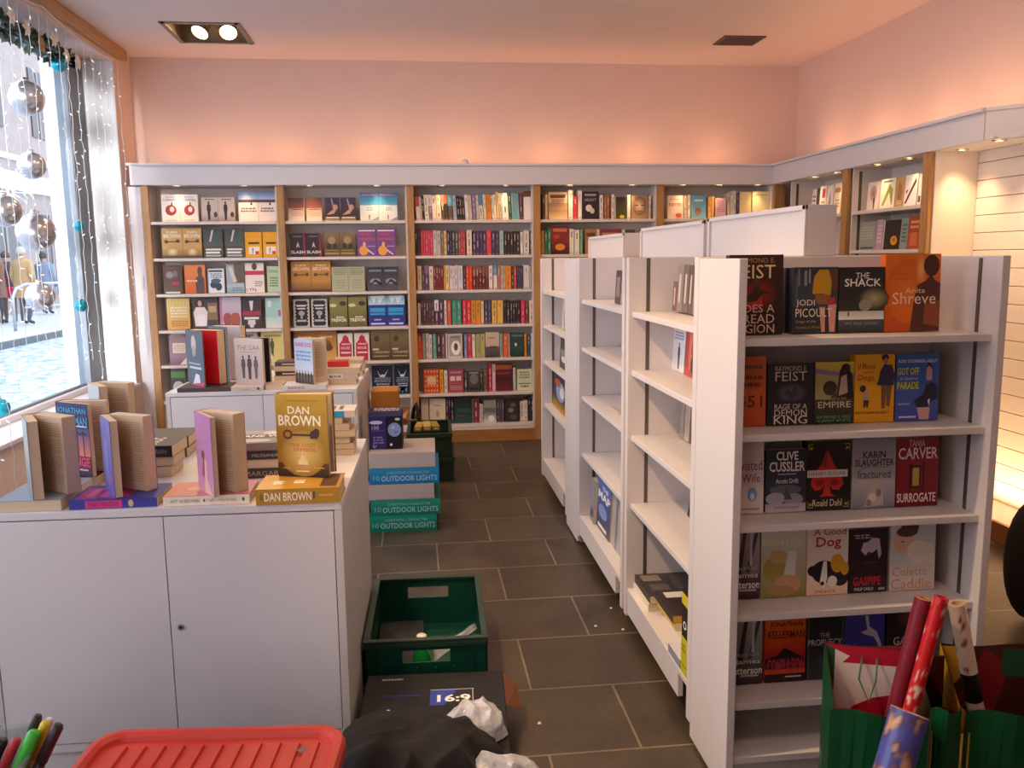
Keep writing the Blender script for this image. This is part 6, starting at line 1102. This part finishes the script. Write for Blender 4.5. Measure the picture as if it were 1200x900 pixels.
# ================================================================== WINDOW DECORATIONS
t = thing('light_switch', 'small white wall switch on panel beside first bookcase', 'switch', tuple(at(164, 331, Y=6.688)))
pbox('plate', t, (-.03, .03, -.008, .0, -.045, .045), M['trimwhite'], .002); pbox('rocker', t, (-.012, .012, -.012, -.008, -.02, .02), M['laminate'], .002)
t = thing('motion_sensor', 'tiny white sensor sitting on the shelf fascia', 'sensor', tuple(at(545, 189, Y=6.66)))
t.location.z = FZT+.0065
MB().lathe([(.028,0),(.028,.012),(.02,.028),(0,.034)], 16).build('sensor_dome', M['trimwhite'], t, smooth=True)
M['silver'] = mat('silver_bauble', 'b8b4b8', .22, .85, nscale=5, namt=.1)
M['teal'] = mat('teal_bauble', '2a98b0', .2, .6, nscale=9, namt=.1)
M['stringw'] = mat('clear_wire', 'd8dce0', .4, nscale=50)
M['led'] = mat('led_tip', 'f0f6ff', .3, emit='e8f2ff', estr=1.2, nscale=50)
def bauble(x, y, X, r, m_, label, zt=2.74, grp='window baubles'):
    p = at(x, y, X=X); t = thing('bauble', label, 'bauble', p, 0, grp)
    MB().lathe([(r*sin(pi*i/16), -r*cos(pi*i/16)) for i in range(17)], 24).build('ball', m_, t, smooth=True)
    MB().lathe([(r*.22, r*.96), (r*.22, r*1.14), (r*.1, r*1.18), (0, r*1.18)], 12).build('cap', M['steel'], t, smooth=True)
    MB().tube([(0,0,r*1.15), (0,0,zt-p.z)], .0012, 5).build('thread', M['stringw'], t)
bauble(31, 115, -2.2, .098, M['silver'], 'big silver bauble hanging highest in the shop window')
bauble(37, 194, -2.2, .078, M['silver'], 'smaller silver bauble second from the top in window', 2.29)
bauble(42, 272, -2.2, .110, M['silver'], 'largest silver bauble in middle of the window', 1.93)
bauble(47, 347, -2.2, .082, M['silver'], 'lowest silver bauble in front of the street barrier', 1.51)
bauble(5, 247, -2.16, .085, M['silver'], 'silver bauble at left edge below the snowflake')
bauble(69, 76, -2.16, .045, M['teal'], 'teal glitter bauble hanging from the garland end')
bauble(93, 265, -2.2, .036, M['teal'], 'small teal bauble against dark frame, upper one')
bauble(95, 358, -2.2, .042, M['teal'], 'small teal bauble against dark frame, lower one')
bauble(0, 478, -2.2, .05, M['teal'], 'teal bauble low at the extreme left of window')
p = at(13, 225, X=-2.2); t = thing('snowflake', 'white filigree snowflake ornament hanging in the window', 'ornament', p, R(55))
b = MB()
for k in range(12):
    a = pi*k/6; L = .15 if k % 2 == 0 else .11; d = Vector((cos(a), 0, sin(a))); b.tube([d*.012, d*L], .0035, 5)
    if k % 2 == 0:
        for q_ in (.45, .7):
            for s in (-1, 1): e = Vector((cos(a+s*.9), 0, sin(a+s*.9))); b.tube([d*L*q_, d*L*q_+e*.04], .003, 5)
b.build('arms', mat('white_glitter', 'f0f4f8', .5, nscale=90), t)
MB().tube([(0,0,.14),(0,0,2.80-p.z)], .0012, 5).build('thread', M['stringw'], t)
# curtain of icicle lights
t = thing('light_curtain', 'curtain of white icicle fairy lights hanging across shop window', 'fairy lights', (0, 0, 0))
XW = -2.03
wire = []; rnd = random.Random(5)
ys = [2.6+.1*i for i in range(41)]
for y in ys: wire.append((XW+.004*sin(y*9), y, 2.875-.06*abs(sin((y-2.6)*2.3))))
MB().tube(wire, .003, 5).build('top_wire', M['stringw'], t)
k = 0; y = 3.55
while y < 6.58:
    zt = 2.86-.06*abs(sin((y-2.6)*2.3)); zb = .72+.25*rnd.random() if y > 4.5 else .3+.25*rnd.random()
    b = MB(); z = zt; path = [(XW, y, z)]; leds = []
    while z > zb:
        z -= .055; px_ = XW+.006*rnd.uniform(-1, 1); py_ = y+.009*rnd.uniform(-1, 1); path.append((px_, py_, z))
        if rnd.random() < .42: leds.append((px_, py_, z))
    b.tube(path, .0017, 4, 0)
    for (lx, ly, lz) in leds:
        a = rnd.uniform(-.7, .7); s = rnd.choice((-1, 1)); d = Vector((rnd.uniform(-.3,.3), s*cos(a), sin(a)))*.03
        b.tube([(lx, ly, lz), Vector((lx, ly, lz))+d*.5, Vector((lx, ly, lz))+d], [.002, .0035, .001], 5, 1)
    b.build('light_drop', [M['stringw'], M['led']], t); y += .115+.03*rnd.random()
# garland along the window head
t = thing('garland', 'christmas garland with white flowers along the window head', 'garland', (0, 0, 0))
b = MB(); pth = [(-2.19, 4.2+.1*i, 2.735+.015*sin(i*1.1)) for i in range(19)]; b.tube(pth, .02, 6); b.build('vine', mat('garland_vine', '3a4034', .8, nscale=30), t)
b = MB(); rnd = random.Random(3)
for i in range(520):
    q_ = rnd.random(); c = Vector((-2.19, 4.2+1.8*q_, 2.735)); d = Vector((rnd.uniform(-1,1), rnd.uniform(-1,1), rnd.uniform(-1,1))).normalized(); e = d.cross(Vector((.3,.5,.8))).normalized()*.018; p0 = c+d*.03; p1 = c+d*(.055+.045*rnd.random())
    b.quad(p0, (p0+p1)/2+e, p1, (p0+p1)/2-e)
o = b.build('needles', mat('garland_leaves', '4a5444', .7, nscale=9, namt=.4), t); o['kind'] = 'stuff'
fm = mat('silk_flower', 'e4e0d8', .7, nscale=20); fc = mat('flower_tan', 'a88c68', .7, nscale=20)
for i in range(9):
    yy = 4.5+1.45*i/8; c = Vector((-2.10, yy, 2.73+.04*sin(i*2.3))); b = MB()
    for k in range(6):
        a = 2*pi*k/6; d = Vector((0, cos(a), sin(a))); e = Vector((0, -sin(a), cos(a))); b.add([c, c+d*.03+e*.018+Vector((.012,0,0)), c+d*.055+Vector((.004,0,0)), c+d*.03-e*.018+Vector((.012,0,0))], [(0,1,2,3)])
    b.build('flower', fc if i % 4 == 1 else fm, t)

# ================================================================== THE STREET OUTSIDE
def cobble():
    mt = mat('cobbles', '8a9aac', .55); n = mt.node_tree.nodes; l = mt.node_tree.links; bs = n['Principled BSDF']
    tc = n.new('ShaderNodeTexCoord'); v = n.new('ShaderNodeTexVoronoi'); v.inputs['Scale'].default_value = 7; l.new(tc.outputs['Object'], v.inputs['Vector'])
    cr = n.new('ShaderNodeValToRGB'); cr.color_ramp.elements[0].color = hx('ccdcec'); cr.color_ramp.elements[1].color = hx('7c98b0'); cr.color_ramp.elements[0].position = .25; cr.color_ramp.elements[1].position = .75
    l.new(v.outputs['Distance'], cr.inputs[0]); l.new(cr.outputs[0], bs.inputs['Base Color'])
    bp = n.new('ShaderNodeBump'); bp.inputs['Strength'].default_value = .6; bp.invert = True; l.new(v.outputs['Distance'], bp.inputs['Height']); l.new(bp.outputs['Normal'], bs.inputs['Normal']); return mt
sbox('street', -7.5, XL-.31, -6, 60, -.22, -.1, cobble())
pvm = mat('paving', 'c0ccd4', .7, nscale=2, namt=.12)
sbox('pavement', -14, -7.62, -6, 60, -.22, .02, pvm)
sbox('kerb', -7.62, -7.5, -6, 60, -.22, .02, mat('kerb_stone', '5c6468', .7, nscale=5, namt=.2))
st = mat('pale_stone', 'b8c2c8', .8, nscale=1.2, namt=.15); dkw = mat('dark_shopfront', '3c444c', .3, nscale=2, namt=.2); br = mat('brown_front', '9c9492', .7, nscale=2, namt=.2)
def facade(x, y0, y1, h, m_, label, dark=True):
    t = thing('stone_building', label, 'building', (x, y0, .02))
    b = MB(); b.box(-1.2, 0, 0, y1-y0, 0, h); b.build('wall', m_, t)
    b = MB(); b.box(0, .12, 0, y1-y0, 3.5, 3.9); b.box(0, .18, 0, y1-y0, 3.9, 4.0); b.box(0, .1, 0, y1-y0, 4.35, 4.5); b.build('string_course', mat('white_course', 'e0e8ec', .7, nscale=3), t)
    n = max(1, int((y1-y0)/3))
    for i in range(n):
        a = .7+i*3; w = MB().box(-.05, .04, a, a+1.7, .5 if dark else 1.0, 2.9).build('shop_window', dkw, t); MB().box(.0, .06, a+.8, a+.9, .5, 2.9).build('mullion', m_, w)
        w = MB().box(-.05, .04, a+.2, a+1.3, 5.2, 7.2).build('upper_window', dkw, t); MB().box(.0, .06, a+.7, a+.78, 5.2, 7.2).build('mullion', m_, w)
facade(-11.5, 14, 24, 9, st, 'pale stone building across the street, nearer one'); facade(-11.3, 24, 34, 10, br, 'brownish building across the street beyond pale stone one', True); facade(-11.6, 34, 58, 9, st, 'pale stone building farthest along the street')
PX0 = -2.615
t = thing('stone_pier', 'bright stone pier outside beside the dark window frame', 'pier', (PX0, 6.9, -.1))
b = MB(); b.box(0, .165, -.22, .5, 0, 3.6); b.build('shaft', mat('limewashed_stone', 'f0f2f4', .8, nscale=4, namt=.08), t); MB().box(-.015, .18, -.235, .515, 0, .25).build('pier_base', st, t)
# pedestrian barrier
gm = mat('galvanised', 'b0b8bc', .35, .7, nscale=20)
t = thing('street_barrier', 'galvanised hooped barrier on the far pavement', 'barrier', (0, 0, 0))
p0 = at(18.5, 388, Z=.02); 
bx_, by_ = p0.x, p0.y
b = MB(); b.tube([(bx_,by_,.02),(bx_,by_,.75),(bx_+.03,by_+.12,.92),(bx_+.12,by_+.35,1.0),(bx_+.5,by_+2.1,1.0),(bx_+.62,by_+2.35,.92),(bx_+.65,by_+2.45,.75),(bx_+.65,by_+2.45,.02)], .035, 8); b.build('hoop', gm, t, smooth=True)
MB().tube([(bx_+.1,by_+.3,.5),(bx_+.55,by_+2.2,.5)], .025, 8).build('mid_rail', gm, t, smooth=True)

def person(label, foot, h, face, shirt, legs, hair, coat=None, bag=None):
    t = thing('person', label, 'person', foot, face); s = h/1.75
    # one skinned body: pelvis is the root
    J = {'pelvis':(0,0,.95,.13),'belly':(0,.0,1.12,.135),'chest':(0,.01,1.32,.15),'neck0':(0,.0,1.47,.07),'neck':(0,.0,1.53,.055),'chin':(0,-.02,1.58,.07),'head':(0,-.01,1.66,.092),'crown':(0,0,1.73,.06),
     'hl':(.09,0,.9,.095),'kl':(.10,-.02,.5,.065),'al':(.10,.02,.09,.042),'tl':(.11,-.13,.04,.035),'hr':(-.09,0,.9,.095),'kr':(-.10,-.06,.5,.065),'ar':(-.10,.06,.1,.042),'tr':(-.11,-.09,.04,.035),
     'sl':(.19,.0,1.41,.065),'el':(.24,.03,1.13,.048),'wl':(.25,-.05,.88,.034),'fl':(.25,-.08,.79,.028),'sr':(-.19,0,1.41,.065),'er':(-.24,.03,1.13,.048),'wr':(-.25,-.06,.88,.034),'fr':(-.25,-.1,.79,.028)}
    E = [('pelvis','belly'),('belly','chest'),('chest','neck0'),('neck0','neck'),('neck','chin'),('chin','head'),('head','crown'),('pelvis','hl'),('hl','kl'),('kl','al'),('al','tl'),('pelvis','hr'),('hr','kr'),('kr','ar'),('ar','tr'),('chest','sl'),('sl','el'),('el','wl'),('wl','fl'),('chest','sr'),('sr','er'),('er','wr'),('wr','fr')]
    ks = list(J); me = bpy.data.meshes.new('body'); me.from_pydata([tuple(v*s for v in J[k][:3]) for k in ks], [(ks.index(a), ks.index(c)) for a, c in E], [])
    o = bpy.data.objects.new('body', me); COL.objects.link(o); o.parent = t
    sk = o.modifiers.new('skin', 'SKIN'); sk.use_smooth_shade = True
    for i, k in enumerate(ks):
        v = me.skin_vertices[0].data[i]; v.radius = (J[k][3]*s, J[k][3]*s); v.use_root = (k == 'pelvis')
    sb = o.modifiers.new('sub', 'SUBSURF'); sb.levels = 2; sb.render_levels = 2
    mt = mat('clothed_body_'+str(len(bpy.data.materials)), 'c8a088', .8); n = mt.node_tree.nodes; l = mt.node_tree.links
    tc = n.new('ShaderNodeTexCoord'); sx = n.new('ShaderNodeSeparateXYZ'); cr = n.new('ShaderNodeValToRGB'); cr.color_ramp.interpolation = 'CONSTANT'
    mr = n.new('ShaderNodeMapRange'); mr.inputs[2].default_value = h; l.new(tc.outputs['Object'], sx.inputs[0]); l.new(sx.outputs['Z'], mr.inputs[0]); l.new(mr.outputs[0], cr.inputs[0])
    els = cr.color_ramp.elements; els[0].position = 0; els[0].color = hx('28282c'); els[1].position = .05; els[1].color = hx(legs); e = els.new(.56); e.color = hx(shirt); e = els.new(.855); e.color = hx('d0a890')
    l.new(cr.outputs[0], n['Principled BSDF'].inputs['Base Color']); me.materials.append(mt)
    hm = mat('hair_'+hair, hair, .7, nscale=60); 
    MB().lathe([(.0,1.775*s),(.06*s,1.76*s),(.098*s,1.71*s),(.105*s,1.65*s),(.098*s,1.60*s),(.085*s,1.6*s)], 18, xf=Matrix.Translation((0,.012*s,0))).build('hair', hm, t, smooth=True)
    fm_ = mat('eyes', '2c2420', .4, nscale=40) if 'eyes' not in bpy.data.materials else bpy.data.materials['eyes']
    for q_ in (-1, 1): MB().lathe([(0,-.009*s),(.009*s,0),(0,.009*s)], 8, xf=Matrix.Translation((q_*.032*s,-.1*s,1.665*s))).build('eye', fm_, t)
    if coat:
        b = MB(); prof = [(.235,.62),(.225,.8),(.2,1.0),(.2,1.2),(.225,1.36),(.18,1.46),(.08,1.51)]
        for r_, z in prof:
            for k in range(20): a = 2*pi*k/20; b.v.append(Vector((r_*1.12*cos(a)*s, r_*.78*sin(a)*s, z*s)))
        for i in range(len(prof)-1):
            for k in range(20): b.f.append(([i*20+k, i*20+(k+1)%20, (i+1)*20+(k+1)%20, (i+1)*20+k], 0, None))
        b.build('coat', mat('coat_'+coat, coat, .85, nscale=14, namt=.12), t, smooth=True)
        for q_ in (-1, 1): MB().tube([(q_*.2*s,0,1.42*s),(q_*.255*s,.03*s,1.13*s),(q_*.262*s,-.05*s,.9*s)], [.085*s,.07*s,.055*s], 12).build('sleeve', bpy.data.materials['coat_'+coat], t, smooth=True)
    return t
def foot_at(x, y): p = at(x, y, Z=.02); return (p.x*1.06, p.y*1.06, .021)
person('person in tan coat and dark trousers walking away on far pavement', foot_at(33, 385), 1.80, R(160), 'b89c78', '4c5460', 'b8b4b0', coat='b4966c')
person('person in dark coat holding pink bag at left of tan coat', foot_at(14, 382), 1.72, R(20), '4c4850', '6a4c48', '5c4c48', coat='4a4650')
p = at(13, 341, Y=foot_at(14, 382)[1]-.15)
t = thing('shoulder_bag', 'bright pink bag carried by the person in dark coat', 'bag', p); b = MB(); b.box(-.2, .2, -.06, .06, -.16, .1); b.build('bag_body', mat('pink_leather', 'e03868', .5, nscale=12), t, bevel=.03); MB().tube([(-.14,0,.09),(-.1,0,.3),(.1,0,.3),(.14,0,.09)], .012, 6).build('strap', bpy.data.materials['pink_leather'], t)
person('person in blue-grey jacket farther along the pavement', foot_at(57, 372), 1.72, R(170), '7c8ca4', '4c5868', '4a4844', coat='8090a8')
person('person in brown jacket at extreme left of the street', foot_at(2, 384), 1.78, R(100), '8a6c58', '44424c', '3c302c', coat='7c5c4c')

# ================================================================== DAYLIGHT AND RENDER LOOK
w = bpy.data.worlds.new('sky'); scene.world = w; w.use_nodes = True
n = w.node_tree.nodes; l = w.node_tree.links; bg = n['Background']
lamp('reveal_fill_light', 'AREA', (-2.19, 3.3, 1.7), 14, col=(.95,.98,1), spread=R(24), target=(-2.47, 6.58, 1.5), shape='RECTANGLE', size=.16, size_y=2.1)  # unseen strip light added to brighten the white window reveal
bg.inputs[0].default_value = (.98, .94, 1, 1); bg.inputs[1].default_value = 3.6
lamp('ceiling_and_fill_lamp', 'AREA', (-.6, 0.6, ZC-.03), 7, col=(1,.74,.62), target=(-.6,.6,0), shape='RECTANGLE', size=1.6, size_y=1.0)  # added overhead fill for the foreground, stands for no fitting
scene.view_settings.view_transform = 'Standard'; scene.view_settings.look = 'None'; scene.view_settings.exposure = -0.3
scene.cycles.use_denoising = True; scene.cycles.max_bounces = 8; scene.cycles.diffuse_bounces = 4; scene.cycles.glossy_bounces = 3; scene.cycles.transmission_bounces = 6; scene.cycles.transparent_max_bounces = 12
scene.cycles.sample_clamp_indirect = 6; scene.cycles.caustics_reflective = False; scene.cycles.caustics_refractive = False
